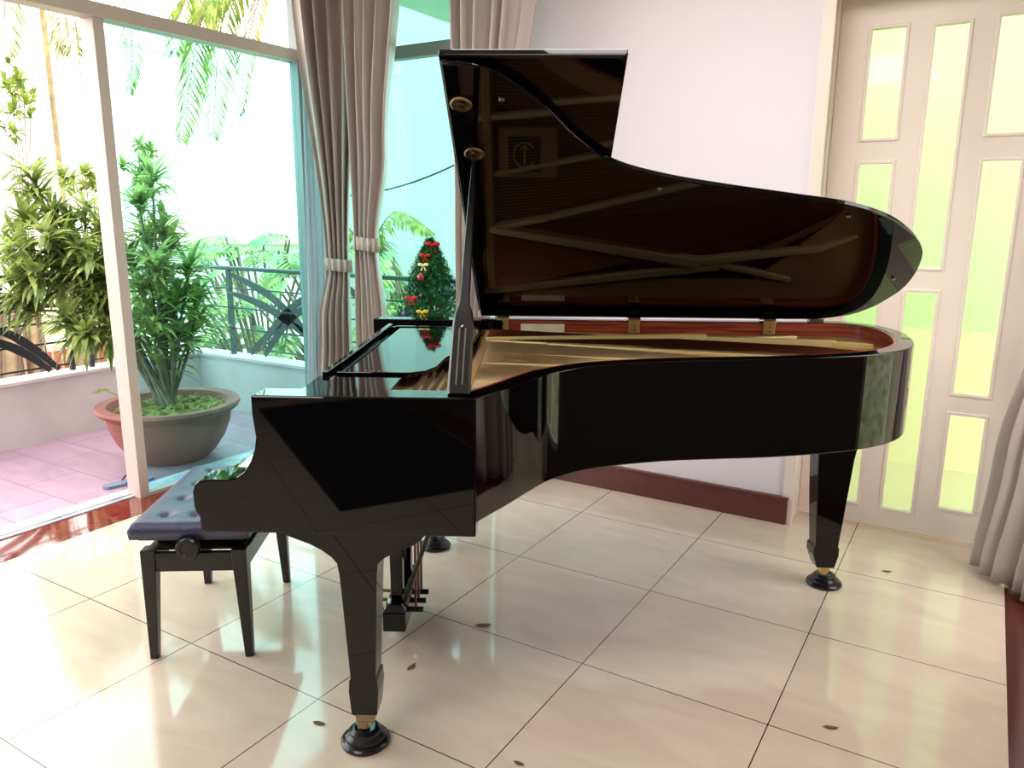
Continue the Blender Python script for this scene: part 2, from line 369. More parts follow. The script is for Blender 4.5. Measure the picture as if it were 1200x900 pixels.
# ================================================================== BALCONY
struct(MB().box((-3.2, -5, -.2), (-1.47, 2.5, -.03)).box((-1.47, 2.42, -.2), (.5, 2.9, -.03)), 'floor_balcony', 'terr')
struct(MB().box((-3.12, -5, -.1), (-2.97, 2.45, .385)).box((-3.14, -5, .375), (-2.95, 2.47, .40)), 'wall_balcony_front', 'plaster', bevel=.004)
struct(MB().box((-2.97, 2.33, -.1), (-.4, 2.45, .385)).box((-2.97, 2.31, .375), (-.4, 2.47, .40)), 'wall_balcony_side', 'plaster', bevel=.004)
def flat_arc(mb, pts, wid, ax, th=.008):
    """flat bar along a curve in a vertical plane; ax = thickness direction"""
    P = catmull(pts, 8); n = len(P); rings = []
    for i, p in enumerate(P):
        t = (P[min(i+1, n-1)]-P[max(i-1, 0)]).normalized(); nn = t.cross(ax).normalized(); s = i/(n-1)
        w_ = wid*(.25+.75*math.sin(PI*min(1, .12+s*.88)))
        rings.append([p+nn*w_/2+ax*th/2, p-nn*w_/2+ax*th/2, p-nn*w_/2-ax*th/2, p+nn*w_/2-ax*th/2])
    mb.loft(rings)
ry = 2.39
t = thing('balcony_railing', 'grey iron railing with crossed leaf bars behind the teal glass pane', 'railing', (-2.6, ry, .40))
def rel(o, p): return (p[0]-o[0], p[1]-o[1], p[2]-o[2])
O1 = (-2.6, ry, .40)
def rb(mb, a, b): mb.box(rel(O1, a), rel(O1, b)); return mb
rb(MB(), (-3.06, ry-.025, 1.035), (-.4, ry+.025, 1.062)).make('handrail', 'irong', t, bevel=.006)
for x in (-2.64, -1.55, -.45): rb(MB(), (x-.016, ry-.016, .40), (x+.016, ry+.016, 1.04)).make('post', 'irong', t)
for z in (.46, .60, .755, .90): rb(MB(), (-2.95, ry-.005, z-.005), (-.4, ry+.005, z+.005)).make('rail_bar', 'irong', t)
for pts in ([(-2.6, 1.0), (-2.2, .86), (-1.85, .62), (-1.6, .42)], [(-2.6, .86), (-2.25, .78), (-1.85, .60), (-1.62, .42)],
            [(-2.45, .42), (-2.2, .62), (-1.95, .82), (-1.6, 1.0)], [(-2.3, .42), (-2.1, .64), (-1.9, .78), (-1.6, .88)],
            [(-1.5, 1.0), (-1.2, .8), (-.8, .6), (-.5, .42)], [(-1.4, .42), (-1.2, .66), (-.9, .86), (-.5, 1.0)]):
    mb = MB(); flat_arc(mb, [rel(O1, (x, ry, z)) for x, z in pts], .06, Vector((0, 1, 0))); mb.make('crossed_bar', 'irong', t)
rx = -3.05; O2 = (rx, 1.0, .40)
t = thing('balcony_railing', 'black iron railing with sweeping leaf bars above the low front parapet', 'railing', O2)
MB().box(rel(O2, (rx-.025, -5, 1.035)), rel(O2, (rx+.025, 2.36, 1.062))).make('handrail', 'iron', t, bevel=.006)
for y in (1.385, 1.52, 2.2, -.6, -2): MB().box(rel(O2, (rx-.014, y-.014, .40)), rel(O2, (rx+.014, y+.014, 1.04))).make('post', 'iron', t)
for z in (.445, .60, .735, .89):
    MB().box(rel(O2, (rx-.005, -5, z-.006)), rel(O2, (rx+.005, 1.385, z+.006))).make('rail_bar', 'iron', t)
    MB().box(rel(O2, (rx-.005, 1.52, z-.005)), rel(O2, (rx+.005, 2.36, z+.005))).make('rail_bar', 'iron', t)
for pts in ([(1.29, .42), (1.12, .60), (.95, .72), (.6, .84)], [(1.23, .42), (1.08, .56), (.9, .66), (.6, .74)], [(.8, .76), (1.0, .86), (1.15, .86), (1.33, .84)], [(.8, .95), (1.0, .93), (1.1, .90), (1.2, .98)],
            [(.3, .42), (.5, .66), (.7, .84), (1.0, .98)]):
    mb = MB(); flat_arc(mb, [rel(O2, (rx+.012, y, z)) for y, z in pts], .055, Vector((1, 0, 0))); mb.make('sweeping_bar', 'iron', t)

# ------------------------------------------------------------------ leaves
def leaf(mb, base, dirv, length, width, droop=.5, seg=4, fold=.3, mi=0):
    d_ = Vector(dirv).normalized(); sd = d_.cross(Vector((0, 0, 1)))
    if sd.length < .05: sd = Vector((1, 0, 0))
    sd.normalize(); p = Vector(base); rows = []
    prof = [.35, .9, 1.0, .7, .05] if seg == 4 else [.4, 1.0, .05]
    cur = d_.copy()
    for i in range(seg+1):
        nn = sd.cross(cur).normalized(); w_ = width*.5*prof[i]
        rows.append((p-sd*w_+nn*w_*fold, p.copy(), p+sd*w_+nn*w_*fold))
        p = p+cur*(length/seg); cur = (cur+Vector((0, 0, -droop/seg))).normalized()
    vs = [q for r_ in rows for q in r_]; fs = []
    for i in range(seg):
        a = i*3; fs += [(a, a+1, a+4, a+3), (a+1, a+2, a+5, a+4)]
    mb.add(vs, fs, mi)
def rosette(mb, c, n, length, width, up=Vector((0, 0, 1)), droop=.7, rnd=random):
    up = Vector(up).normalized(); a0 = up.orthogonal().normalized(); b0 = up.cross(a0)
    for k in range(n):
        th = k*2.39996; el = rnd.uniform(.05, 1.25)*(1-.35*k/n)+.0
        d_ = (a0*math.cos(th)+b0*math.sin(th))*math.cos(el)+up*math.sin(el)
        leaf(mb, Vector(c)-up*rnd.uniform(0, .09), d_, length*rnd.uniform(.7, 1.1), width*rnd.uniform(.8, 1.15), droop*rnd.uniform(.5, 1.3))
def frond(mb, pts, llen, n=34, lw=.03, hang=.6, mi=0, prof=lambda s: math.sin(PI*min(1, .15+.8*s)), sw=.012, mstem=1, gap=0):
    P = catmull(pts, 12); N = len(P)
    mb.tube([P[int(i*(N-1)/10)] for i in range(11)], [sw*(1-.8*i/10) for i in range(11)], 5, mstem)
    for k in range(n):
        s = (k+.5)/n; i = s*(N-1); i0 = int(i); p = P[i0].lerp(P[min(i0+1, N-1)], i-i0); t_ = (P[min(i0+1, N-1)]-P[i0]).normalized()
        sd = t_.cross(Vector((0, 0, 1)))
        if sd.length < .1: sd = RT.copy()
        sd.normalize()
        for sg in (-1, 1):
            d_ = (sd*sg*1.0+t_*.7+Vector((0, 0, -hang*random.uniform(.4, 1.2)))).normalized()
            leaf(mb, p, d_, llen*prof(s)*random.uniform(.85, 1.1), lw, .8, seg=2, mi=mi)

# ------------------------------------------------------------------ potted plant on the balcony
pc = Vector((-1.99, 1.36, -.03))
t = thing('potted_plant', 'tall dracaena in a wide round clay pot on the balcony behind the window post', 'plant', pc)
R_ = .365
pot = [(.16, 0), (.20, .0), (.255, .05), (.31, .13), (.345, .22), (.355, .285), (.40, .315), (.412, .335), (.405, .352), (.345, .348), (.325, .33), (.30, .29), (.02, .28)]
MB().lathe(pot, seg=56).make('pot', 'clay', t, smooth=True)
sm = MB(); rings = []
for i in range(9):
    r_ = .31*i/8+.001; rings.append([(r_*math.cos(a*PI/18), r_*math.sin(a*PI/18), .315+.02*random.uniform(-1, 1)*(i < 8)+.01*(1-i/8)) for a in range(36)])
sm.loft(rings, cap=False); sm.make('soil', 'soil', t, smooth='all')
st = MB()
for k in range(140):
    a = random.uniform(0, 2*PI); r_ = random.uniform(.05, .29); b = random.uniform(0, 2*PI); l_ = random.uniform(.05, .13)
    p = Vector((r_*math.cos(a), r_*math.sin(a), .33)); leaf(st, p, (math.cos(b), math.sin(b), random.uniform(.0, .5)), l_, .007, 1.0, seg=2)
o = st.make('ground_straw', 'straw', t, fix=False); o['kind'] = 'stuff'
stems = MB(); fol = MB()
tips = [(178,205,4.75),(163,232,4.6),(192,262,4.8),(182,300,4.5),(200,285,4.9),(222,312,4.8),(165,330,4.6),(205,345,4.7),(232,345,4.9),(178,375,4.6),(212,388,4.8),(236,372,5.0),(150,300,4.8),(172,270,4.9),(186,335,4.9),(160,365,5.0),
        (8,200,4.7),(38,222,4.6),(58,244,4.7),(48,268,4.5),(100,240,4.9),(118,262,4.8),(14,288,4.6),(58,285,4.7),(92,285,4.6),(30,322,4.5),(72,318,4.7),(14,345,4.6),(52,338,4.8),(108,300,4.6),(92,392,4.5),(128,395,4.7),(126,275,4.9),(128,335,5.0),(0,318,4.7),(0,250,4.7),(82,262,4.8),(38,300,4.8),(76,375,4.6),(25,362,4.7)]
for i, (px, py, dp) in enumerate(tips):
    tip = far(px, py, dp)-pc
    lft = px < 140
    tip.x = max(tip.x, -2.72-pc.x)
    r_ = random.uniform(.0, .07); a = random.uniform(0, 6.28); b0 = Vector((r_*math.cos(a), r_*math.sin(a), .31))
    if lft:
        mid = far(150, 395+random.uniform(-18, 18), 4.75)-pc; mid2 = far(115+random.uniform(-12, 12), 335+random.uniform(-22, 22), 4.75)-pc
        pts = [b0, mid, mid2, tip] if py < 360 else [b0, mid, tip]
    else:
        pts = [b0, b0.lerp(tip, .5)+Vector((random.uniform(-.05, .05), random.uniform(-.05, .05), 0)), tip]
    P = catmull(pts, 6); n = len(P)
    stems.tube(P, [.013*(1-.55*k/(n-1)) for k in range(n)], 6)
    dirn = (P[-1]-P[-3]).normalized()+Vector((0, 0, .5))
    rosette(fol, P[-1], 30, .23, .034, dirn, 1.0)
    for q in range(4):
        k = n-2-q*2
        if k > n//2: rosette(fol, P[k], 12, .19, .026, dirn, 1.1)
stems.make('stem', 'stem', t, smooth='all'); fol.make('foliage', 'leaf', t, fix=False)
# small seedling on the pot's edge
sd = MB(); base = on(150, 480, 2, .31)-pc
e = [base, on(140, 462, 2, .36)-pc]
sd.tube(catmull([base, base+Vector((-.03, -.03, .08)), base+Vector((-.06, -.08, .12))], 5), .003, 5)
for dx in ((-1, 0, .2), (-.6, -.8, .1), (.3, -1, .3), (-1, .7, .2)): leaf(sd, base+Vector((-.06, -.08, .12)), dx, .09, .04, .8)
sd.make('seedling', 'palm', t, fix=False)

# flip-flop by the post
fp = on(150, 567, 2, -.03)
t = thing('flip_flop', 'grey-blue flip-flop with dark strap on the balcony tiles by the window post', 'shoe', (fp.x, fp.y, -.03), 1.35)
sole = [(.0, -.036), (.05, -.045), (.11, -.044), (.13, -.025), (.133, 0), (.12, .028), (.08, .042), (.0, .036), (-.07, .032), (-.115, .03), (-.13, .01), (-.13, -.012), (-.11, -.03), (-.07, -.032)]
MB().prism(sole, lambda x, y: (x, y, 0), lambda x, y: (x, y, .018)).make('sole', 'flip', t, bevel=.003)
mb = MB(); mb.tube(catmull([(-.02, -.036, .016), (.02, -.03, .045), (.075, 0, .02)], 6), .005, 6); mb.tube(catmull([(-.02, .034, .016), (.02, .03, .045), (.075, 0, .02)], 6), .005, 6)
mb.make('strap', 'flip2', t, smooth='all')

# ================================================================== GARDEN
struct(MB().box((-40, -30, -1.0), (30, 40, -.9)), 'floor_garden', 'ground')
# philodendrons beyond the side parapet
def bigleaf(mb, base, tipd, size, mi=0):
    """deeply lobed leaf"""
    d_ = Vector(tipd).normalized(); sd = d_.cross(Vector((0, 0, 1))).normalized(); n = 9; P = []
    cur = d_.copy(); p = Vector(base)
    for i in range(n+1): P.append(p.copy()); p = p+cur*(size/n); cur = (cur+Vector((0, 0, -.13))).normalized()
    for i in range(n):
        s = i/(n-1); wl = size*.52*math.sin(PI*(.18+.78*s))
        for sg in (-1, 1):
            t_ = (P[i+1]-P[i]).normalized(); dd = (sd*sg+t_*.55+Vector((0, 0, -.25))).normalized()
            leaf(mb, P[i].lerp(P[i+1], .3), dd, wl, size*.11, .5, seg=4, fold=.1, mi=mi)
    mb.tube([P[0], P[n//2], P[n]], [.008, .006, .002], 4, 1)
plants = [
 ('philodendron', 'large split-leaf plant behind the railing post, teal-tinted by the glass', [(245,330,6.3),(262,360,6.2),(225,350,6.4),(236,300,6.8),(275,345,6.4),(258,395,6.2),(240,385,6.2),(280,300,6.6)], .42),
 ('philodendron', 'split-leaf plant behind the crossed railing bars, nearest the grey window post', [(330,330,6.0),(350,360,5.9),(312,350,6.2),(300,380,6.1),(345,395,5.8),(325,300,6.4),(352,310,6.2),(335,410,5.9),(310,400,6.0)], .42),
 ('philodendron', 'yellow-green leafy plant standing above the handrail', [(255,285,7.2),(275,278,7.4),(300,290,7.0),(320,285,7.2),(345,280,7.0),(285,300,7.2),(355,300,6.8),(232,290,7.0)], .4),
 ('philodendron', 'split-leaf plant in the narrow window gap left of the small christmas tree', [(455,330,6.6),(470,350,6.5),(450,365,6.4),(485,365,6.6),(462,305,6.9),(490,345,6.8),(445,290,6.9)], .45)]
for name, lab, lv, size in plants:
    g = far(lv[0][0], 420, lv[0][2]+.2); base = Vector((g.x, g.y, -.9)); base.y = 3.2+.35*len([o_ for o_ in bpy.data.objects if o_.name.startswith('philodendron')])
    t = thing(name, lab, 'plant', base, 0, 'split-leaf plants outside the balcony')
    mb = MB(); stx = MB()
    for (px, py, dp) in lv:
        for q in range(2):
            c = on(px+random.uniform(-12, 12), py+random.uniform(-10, 14), 1, 3.02+.35*plants.index((name, lab, lv, size))+random.uniform(0, .5)); c -= base
            ang = random.uniform(-2.6, -.5)
            tip = Vector((math.cos(ang), math.sin(ang), random.uniform(-.3, .4)))
            bigleaf(mb, c, tip, size*random.uniform(.75, 1.1))
            stx.tube(catmull([(random.uniform(-.06, .06), random.uniform(-.06, .06), 0), (c.x*.4, c.y*.4, c.z*.6), c], 5), [.014]*5+[.012]*5+[.008], 5)
    stx.make('stem', 'stem', t, smooth='all'); mb.make('foliage', ['leaf2', 'stem'], t, fix=False)
    if lv[0][0] > 400: pass
# palms: trunk and drooping fronds
def palm(label, base, top, fr, drymask, tr=.14, group='palm trees in the garden'):
    base = Vector(base); t = thing('palm_tree', label, 'tree', base, 0, group)
    mb = MB(); n = 24; top = Vector(top)-base; rings = []
    mb.tube([Vector((0, 0, 0)).lerp(top, i/n) for i in range(n+1)], [tr*(1+.06*(i % 2)) for i in range(n+1)], 14)
    mb.make('trunk', 'bark', t, smooth='all')
    for pts, ll, dry in fr:
        f = MB(); frond(f, [p-base for p in pts], ll, n=42, lw=.04, hang=1.0); f.make('frond', ['palmdry' if dry else 'palm', 'stem'], t, fix=False)
def fr_(a, b, c, D): return [far(a[0], a[1], D), far(b[0], b[1], D-.3), far(c[0], c[1], D-.5)]
pt = far(343, -60, 9.0); pb = far(343, 270, 9.0)
palm('palm with pale trunk beside the corner curtain, fronds hanging at the top of the glass', (pt.x, pt.y, -.9), (pt.x, pt.y, pt.z), [
  (fr_((300,-60),(240,10),(214,165),8.8), .55, 0), (fr_((310,-60),(262,20),(250,160),9.0), .55, 0), (fr_((300,-80),(225,-20),(205,60),9.2), .6, 0),
  (fr_((320,-50),(292,40),(280,135),8.8), .3, 1), (fr_((330,-60),(240,0),(232,110),8.6), .55, 0), (fr_((340,-80),(380,0),(392,120),9.0), .5, 0)], None, .075)
pt = far(30, -160, 8.5)
palm('palm standing outside beyond the open side, yellowed fronds hanging near the top left corner', (pt.x, pt.y, -.9), (pt.x, pt.y, pt.z), [
  (fr_((40,-150),(62,-20),(78,95),8.3), .26, 1), (fr_((60,-150),(88,20),(100,165),8.4), .26, 1), (fr_((60,-150),(74,0),(84,60),8.4), .5, 0), (fr_((10,-150),(6,-10),(4,70),8.6), .45, 0), (fr_((90,-150),(150,20),(152,110),8.4), .25, 0)], None, .03)
g = far(430, 330, 8.0)
palm('palm seen in the narrow window, one frond arching left of the christmas tree', (g.x, g.y, -.9), (g.x, g.y, 1.25), [
  ([far(430,300,8.0), far(462,248,7.9), far(506,272,7.8)], .3, 0), ([far(430,300,8.0), far(440,280,7.9), far(466,320,7.8)], .35, 0), ([far(430,300,8.0), far(455,310,7.9), far(480,372,7.8)], .35, 0), ([far(430,300,8.0), far(400,260,7.9), far(380,300,7.8)], .35, 0)], None, .05)
a_, b_ = far(380, 232, 9.5), far(560, 180, 9.5)
cb = MB(); cb.tube([(a_.lerp(b_, k/12)+Vector((0, 0, -.12*math.sin(PI*k/12))))-a_ for k in range(13)], .012, 6); o = cb.make('overhead_cable', 'iron', smooth='all'); o.location = a_
tag(o, 'thin cable crossing the narrow window view above the christmas tree', 'cable')
# shrubs farther out on the left
for lab, cs_, D, sz in (('bright green shrub outside at the far left edge behind the dracaena leaves', [(12,100),(28,112),(8,130),(20,95),(5,145),(35,128)], 8.5, .3),
                    ('yellow-green shrub showing left of the window post at mid height', [(100,205),(115,215),(95,220),(110,230),(84,208)], 7.5, .28),
                    ('low yellow-green shrub at the far left, behind the dark railing arcs', [(8,300),(22,310),(30,290),(12,280),(35,300)], 7.0, .3),
                    ('bright green shrub just right of the window post, above the dracaena', [(162,175),(158,195),(170,190),(155,210),(160,225)], 8.0, .25)):
    g = far(cs_[0][0], cs_[0][1], D); t = thing('garden_shrub', lab, 'shrub', (g.x, g.y, -.9), 0, 'shrubs beyond the balcony')
    mb = MB(); s2 = MB(); base = Vector((g.x, g.y, -.9))
    for c in cs_:
        p = far(c[0], c[1], D+random.uniform(-.3, .3))-base
        s2.tube(catmull([(0, 0, 0), (p.x*.3, p.y*.3, p.z*.6), p], 5), .006, 5)
        for q in range(2): rosette(mb, p+Vector([random.uniform(-.08, .08) for _ in range(3)]), 14, sz*.55, .05, (random.uniform(-1, 1), random.uniform(-1, 1), 1), .8)
    s2.make('stem', 'stem', t, smooth='all'); mb.make('foliage', 'palm', t, fix=False)
# brick garden wall, trunk posts
g = far(70, 420, 6.6)
o = MB().box((-.1, -4, -.9), (.1, 2.4, .32)).make('garden_wall', 'brick'); o.location = (g.x, 0, 0)
tag(o, 'low brick garden wall beyond the front railing, lower left', 'wall')
for i, (px, D, r_, h_, lab) in enumerate(((12, 6.0, .07, .78, 'short pale tree trunk at the far left edge behind the black railing'), (100, 5.9, .09, 1.0, 'pale tree trunk beyond the railing between its two posts'), (44, 6.1, .05, 1.2, 'vine-wrapped slender trunk between the two pale trunks'))):
    g = far(px, 420, D); t = thing('tree_trunk', lab, 'trunk', (g.x, g.y, -.9))
    MB().tube([(0, 0, 0), (.02, 0, .5), (0, .01, 1.0), (.01, 0, .9+h_)], [r_*1.15, r_, r_*.98, r_*.95], 14).make('trunk', 'bark', t, smooth='all')
    v = MB()
    for q in range(4):
        ph = q*1.6; v.tube([((r_+.015)*math.cos(ph+z*2.5), (r_+.015)*math.sin(ph+z*2.5), z*(.9+h_)) for z in [k/14 for k in range(15)]], .012, 5)
    v.make('vine', 'stem', t, smooth='all')
# neighbouring houses
def house(label, c, sx, sy, h, rot, roof=True, rh=.5, wm='house'):
    t = thing('house', label, 'building', (c.x, c.y, -.9), rot, 'houses around the garden')
    w_ = MB().box((-sx/2, -sy/2, 0), (sx/2, sy/2, h)); w_.make('wall', wm, t)
    if roof:
        r_ = MB(); e_ = .25
        r_.add([(-sx/2-e_, -sy/2-e_, h), (sx/2+e_, -sy/2-e_, h), (sx/2+e_, sy/2+e_, h), (-sx/2-e_, sy/2+e_, h), (0, -sy/2-e_, h+rh), (0, sy/2+e_, h+rh)],
               [(0, 1, 4), (2, 3, 5), (1, 2, 5, 4), (3, 0, 4, 5), (0, 3, 2, 1)]); r_.make('roof', 'roof', t)
    else: MB().box((-sx/2-.1, -sy/2-.1, h), (sx/2+.1, sy/2+.1, h+.15)).make('roof', wm, t)
    for k in range(3 if wm == 'house' else 0):
        yy = -sy/2+sy*(k+.5)/3; f = MB().box((sx/2, yy-.4, h*.45), (sx/2+.05, yy+.4, h*.8)); f = f.make('window', wm, t)
    return t
c = far(275, 300, 12.8); house('low white house with terracotta roof seen over the side railing', c, 2.0, 2.4, 1.9, YAW+.1, True, .35)
c = far(40, 260, 27); house('tall white house filling the view beyond the open side', c, 6, 16, 8, .3, False)
c = far(500, 200, 14.5); house('white house seen through the narrow window', c, 2.2, 3.0, 7.6, YAW+PI, False, .5, 'house_dimmed')

# eave over the far window
struct(MB().box((-1.5, 2.42, 2.86), (.6, 4.2, 3.0)).box((-1.5, 4.1, 2.72), (.6, 4.2, 2.9)), 'trim_4', 'soffit')

# ================================================================== CURTAINS
def curtain(mb, fA, fB, perp, z0, z1, npl, amp, seed, nz=40, ns=150, th=0):
    rnd = random.Random(seed); ph = [rnd.uniform(0, 6.28) for _ in range(4)]; fr2 = [rnd.uniform(.7, 1.4) for _ in range(4)]
    rows = []
    for i in range(nz+1):
        z = z0+(z1-z0)*i/nz; A_ = Vector(fA(z)); B_ = Vector(fB(z)); row = []; wd = (B_-A_).length; a = amp(z)
        pd = perp(z) if callable(perp) else perp
        for j in range(ns+1):
            s = j/ns; w1 = s+.018*math.sin(2*PI*s*2.3+ph[0])
            d_ = math.sin(2*PI*npl*w1+ph[1]+.5*math.sin(z*1.7+ph[2])); d_ = math.copysign(abs(d_)**.75, d_)
            d_ += .35*math.sin(2*PI*npl*.37*s+ph[3]+z*.8)
            xx = s+.32/npl*math.cos(2*PI*npl*w1*1+ph[1]+1.1)*min(1, 1.0)*(s*(1-s)*4)**.3
            p = A_.lerp(B_, xx)+Vector(pd)*d_*a
            row.append((p.x, p.y, z))
        rows.append(row)
    vs = [p for r_ in rows for p in r_]; n = ns+1
    mb.add(vs, [(i*n+j, i*n+j+1, (i+1)*n+j+1, (i+1)*n+j) for i in range(nz) for j in range(ns)])
def key(tab, z):
    tab = sorted(tab)
    if z <= tab[0][0]: return tab[0][1]
    for (a, va), (b, vb) in zip(tab, tab[1:]):
        if z <= b:
            t_ = (z-a)/(b-a); t_ = t_*t_*(3-2*t_); return va+(vb-va)*t_
    return tab[-1][1]
def band(name_parent, c, hw, dirv, perp, z, h, th):
    d_ = Vector(dirv).normalized(); pp = Vector(perp).normalized(); rings = []
    for k, zz in enumerate((z-h/2, z, z+h/2)):
        rings.append([Vector(c)+d_*(hw+.006*math.sin(a*1.15))*math.cos(a*PI/36)+pp*(th+.013*math.sin(a*1.15))*math.sin(a*PI/36)+Vector((0, 0, zz-.008*math.cos(a*PI/36))) for a in range(72)])
    m_ = MB(); m_.loft(rings, cap=False); o = m_.make('tieback', 'curtain', name_parent, smooth='all')
    s_ = o.modifiers.new('s', 'SOLIDIFY'); s_.thickness = .006; return o
def mk_curtain(name, label, A, B, perp, z0, z1, npl, amp, seed, tie=None, matn='curtain', group='grey satin curtains', tiewid=None):
    base = Vector((key(A, 0)[0] if False else 0, 0, 0))
    t = thing(name, label, 'curtain', (A[0][1][0], A[0][1][1], z0), 0, group)
    off = Vector(t.location); mb = MB()
    fA = lambda z: (*key([(q, Vector(v)) for q, v in A], z)[:2], 0); fB = lambda z: (*key([(q, Vector(v)) for q, v in B], z)[:2], 0)
    curtain(mb, fA, fB, perp, z0, z1, npl, amp, seed)
    o = mb.make('drape', matn, t, smooth='all', xf=lambda v: v-off, fix=False)
    s_ = o.modifiers.new('s', 'SOLIDIFY'); s_.thickness = .002
    if tie:
        a_ = Vector(fA(tie)); b_ = Vector(fB(tie)); c_ = (a_+b_)/2-Vector((off.x, off.y, off.z))
        band(t, c_, (b_-a_).length/2+.012, b_-a_, perp, tie, .075, amp(tie)*1.3+.012)
    return t
def amp_t(top, tie, bot, zt): return lambda z: key([(0, bot), (zt-.45, (bot+tie)/2), (zt, tie), (zt+.5, top*.8), (2.6, top)], z)
mk_curtain('curtain', 'grey satin curtain tied back on the glass wall, left bunch of the corner pair',
   [(0., (-1.27, 1.86, 0)), (.8, (-1.27, 1.93, 0)), (1.14, (-1.27, 2.02, 0)), (2.8, (-1.27, 1.83, 0))], [(0., (-1.14, 2.07, 0)), (1.14, (-1.16, 2.10, 0)), (2.8, (-1.03, 2.14, 0))],
   Vector((.75, -.66, 0)), .03, 2.8, 5, amp_t(.055, .026, .055, 1.14), 3, 1.14)
mk_curtain('curtain', 'grey satin curtain tied back at the narrow window, right bunch of the corner pair',
   [(0., (-1.0, 1.97, 0)), (1.28, (-.965, 1.95, 0)), (2.8, (-1.02, 1.98, 0))], [(0., (-.70, 1.92, 0)), (.85, (-.735, 1.92, 0)), (1.28, (-.79, 1.93, 0)), (1.8, (-.70, 1.93, 0)), (2.8, (-.60, 1.95, 0))],
   Vector((.3, -.95, 0)), .03, 2.8, 4.6, amp_t(.06, .03, .06, 1.28), 5, 1.28)
mk_curtain('sheer_curtain', 'pale sheer curtain hanging behind the corner pair by the grey post',
   [(0., (-1.36, 1.90, 0)), (1.3, (-1.36, 1.95, 0)), (2.8, (-1.37, 1.98, 0))], [(0., (-1.36, 2.13, 0)), (2.8, (-1.36, 2.15, 0))],
   Vector((1, 0, 0)), .03, 2.8, 4, lambda z: .014, 9, None, 'sheer', None)
mk_curtain('curtain', 'grey satin curtain hanging behind the raised piano lid, right of the small tree',
   [(0., (-.20, 1.84, 0)), (.85, (-.18, 1.84, 0)), (1.5, (-.19, 1.84, 0)), (2.8, (-.23, 1.84, 0))], [(0., (.06, 1.84, 0)), (.85, (.03, 1.84, 0)), (1.6, (.16, 1.84, 0)), (2.8, (.31, 1.84, 0))],
   Vector((.25, -.97, 0)), .03, 2.8, 6, amp_t(.05, .035, .05, .85), 12, .85)
mk_curtain('curtain', 'grey curtain at the right edge of the picture, spreading to the floor by the door',
   [(0., (2.275, 2.14, 0)), (.5, (2.30, 2.12, 0)), (1.05, (2.375, 2.10, 0)), (1.25, (2.36, 2.10, 0)), (1.9, (2.25, 2.10, 0)), (2.8, (2.2, 2.10, 0))],
   [(0., (2.52, 1.84, 0)), (.5, (2.56, 1.88, 0)), (1.05, (2.56, 1.98, 0)), (1.9, (2.56, 1.92, 0)), (2.8, (2.56, 1.88, 0))],
   Vector((-.7, -.7, 0)), .02, 2.8, 5, amp_t(.04, .02, .045, 1.05), 21, 1.05)

# ================================================================== PIANO
TH = .5116; PO = Vector((.8733, -.098, 0))
piano = thing('grand_piano', 'glossy black grand piano with raised lid, standing in the middle of the tiled floor', 'piano', PO, TH)
ZT, ZB, HV, HZ = 1.021, .705, 1.41, 1.026
A_ = math.radians(31.6)
case = catmull([(.318, -.08), (.35, -.025), (.40, .062), (.455, .165), (.515, .258), (.64, .36), (.85, .437), (1.04, .472), (1.23, .505), (1.464, .575), (1.638, .672), (1.745, .79), (1.81, .94), (1.848, 1.10), (1.85, 1.24), (1.81, 1.34), (1.72, 1.395), (1.58, 1.41), (1.2, 1.41)], 8)
case = case[:-1] + [Vector((x, 1.41, 0)) for x in (1.2, .9, .6, .3)]
def offs(P, d_):
    out = []
    for i, p in enumerate(P):
        t_ = (P[min(i+1, len(P)-1)]-P[max(i-1, 0)]).normalized(); out.append(p+Vector((-t_.y, t_.x, 0))*d_)
    return out
inn = offs(case, .055); inn2 = offs(case, .058)
def ringm(mb, out, inner, z0, z1, mi=(0, 0, 0)):
    n = len(out); vs = [(p.x, p.y, z0) for p in out]+[(p.x, p.y, z1) for p in out]+[(p.x, p.y, z1) for p in inner]+[(p.x, p.y, z0) for p in inner]
    o = len(mb.v); mb.v += vs
    for i in range(n-1):
        for a, b in ((0, 1), (1, 2), (2, 3), (3, 0)): mb.f.append((o+a*n+i, o+a*n+i+1, o+b*n+i+1, o+b*n+i)); mb.m.append(0)
    mb.f += [(o, o+n, o+2*n, o+3*n), (o+n-1, o+4*n-1, o+3*n-1, o+2*n-1)]; mb.m += [0, 0]
mb = MB(); ringm(mb, case, inn, ZB, ZT)
mb.make('rim', 'black', piano, smooth=True, bevel=.004)
mb = MB(); ringm(mb, offs(case, .054), offs(case, .066), .86, ZT-.002); mb.make('inner_rim', 'mahog', piano, smooth=True)
# bottom braces / soundboard
poly = [(p.x, p.y) for p in offs(case, .05)]
sb = [(.10, .02), (.30, .0)] + [q for q in poly if q[0] > .33 or q[1] > 1] + [(.10, 1.36)]
MB().prism(sb, lambda x, y: (x, y, .895), lambda x, y: (x, y, .912)).make('soundboard', 'board', piano)
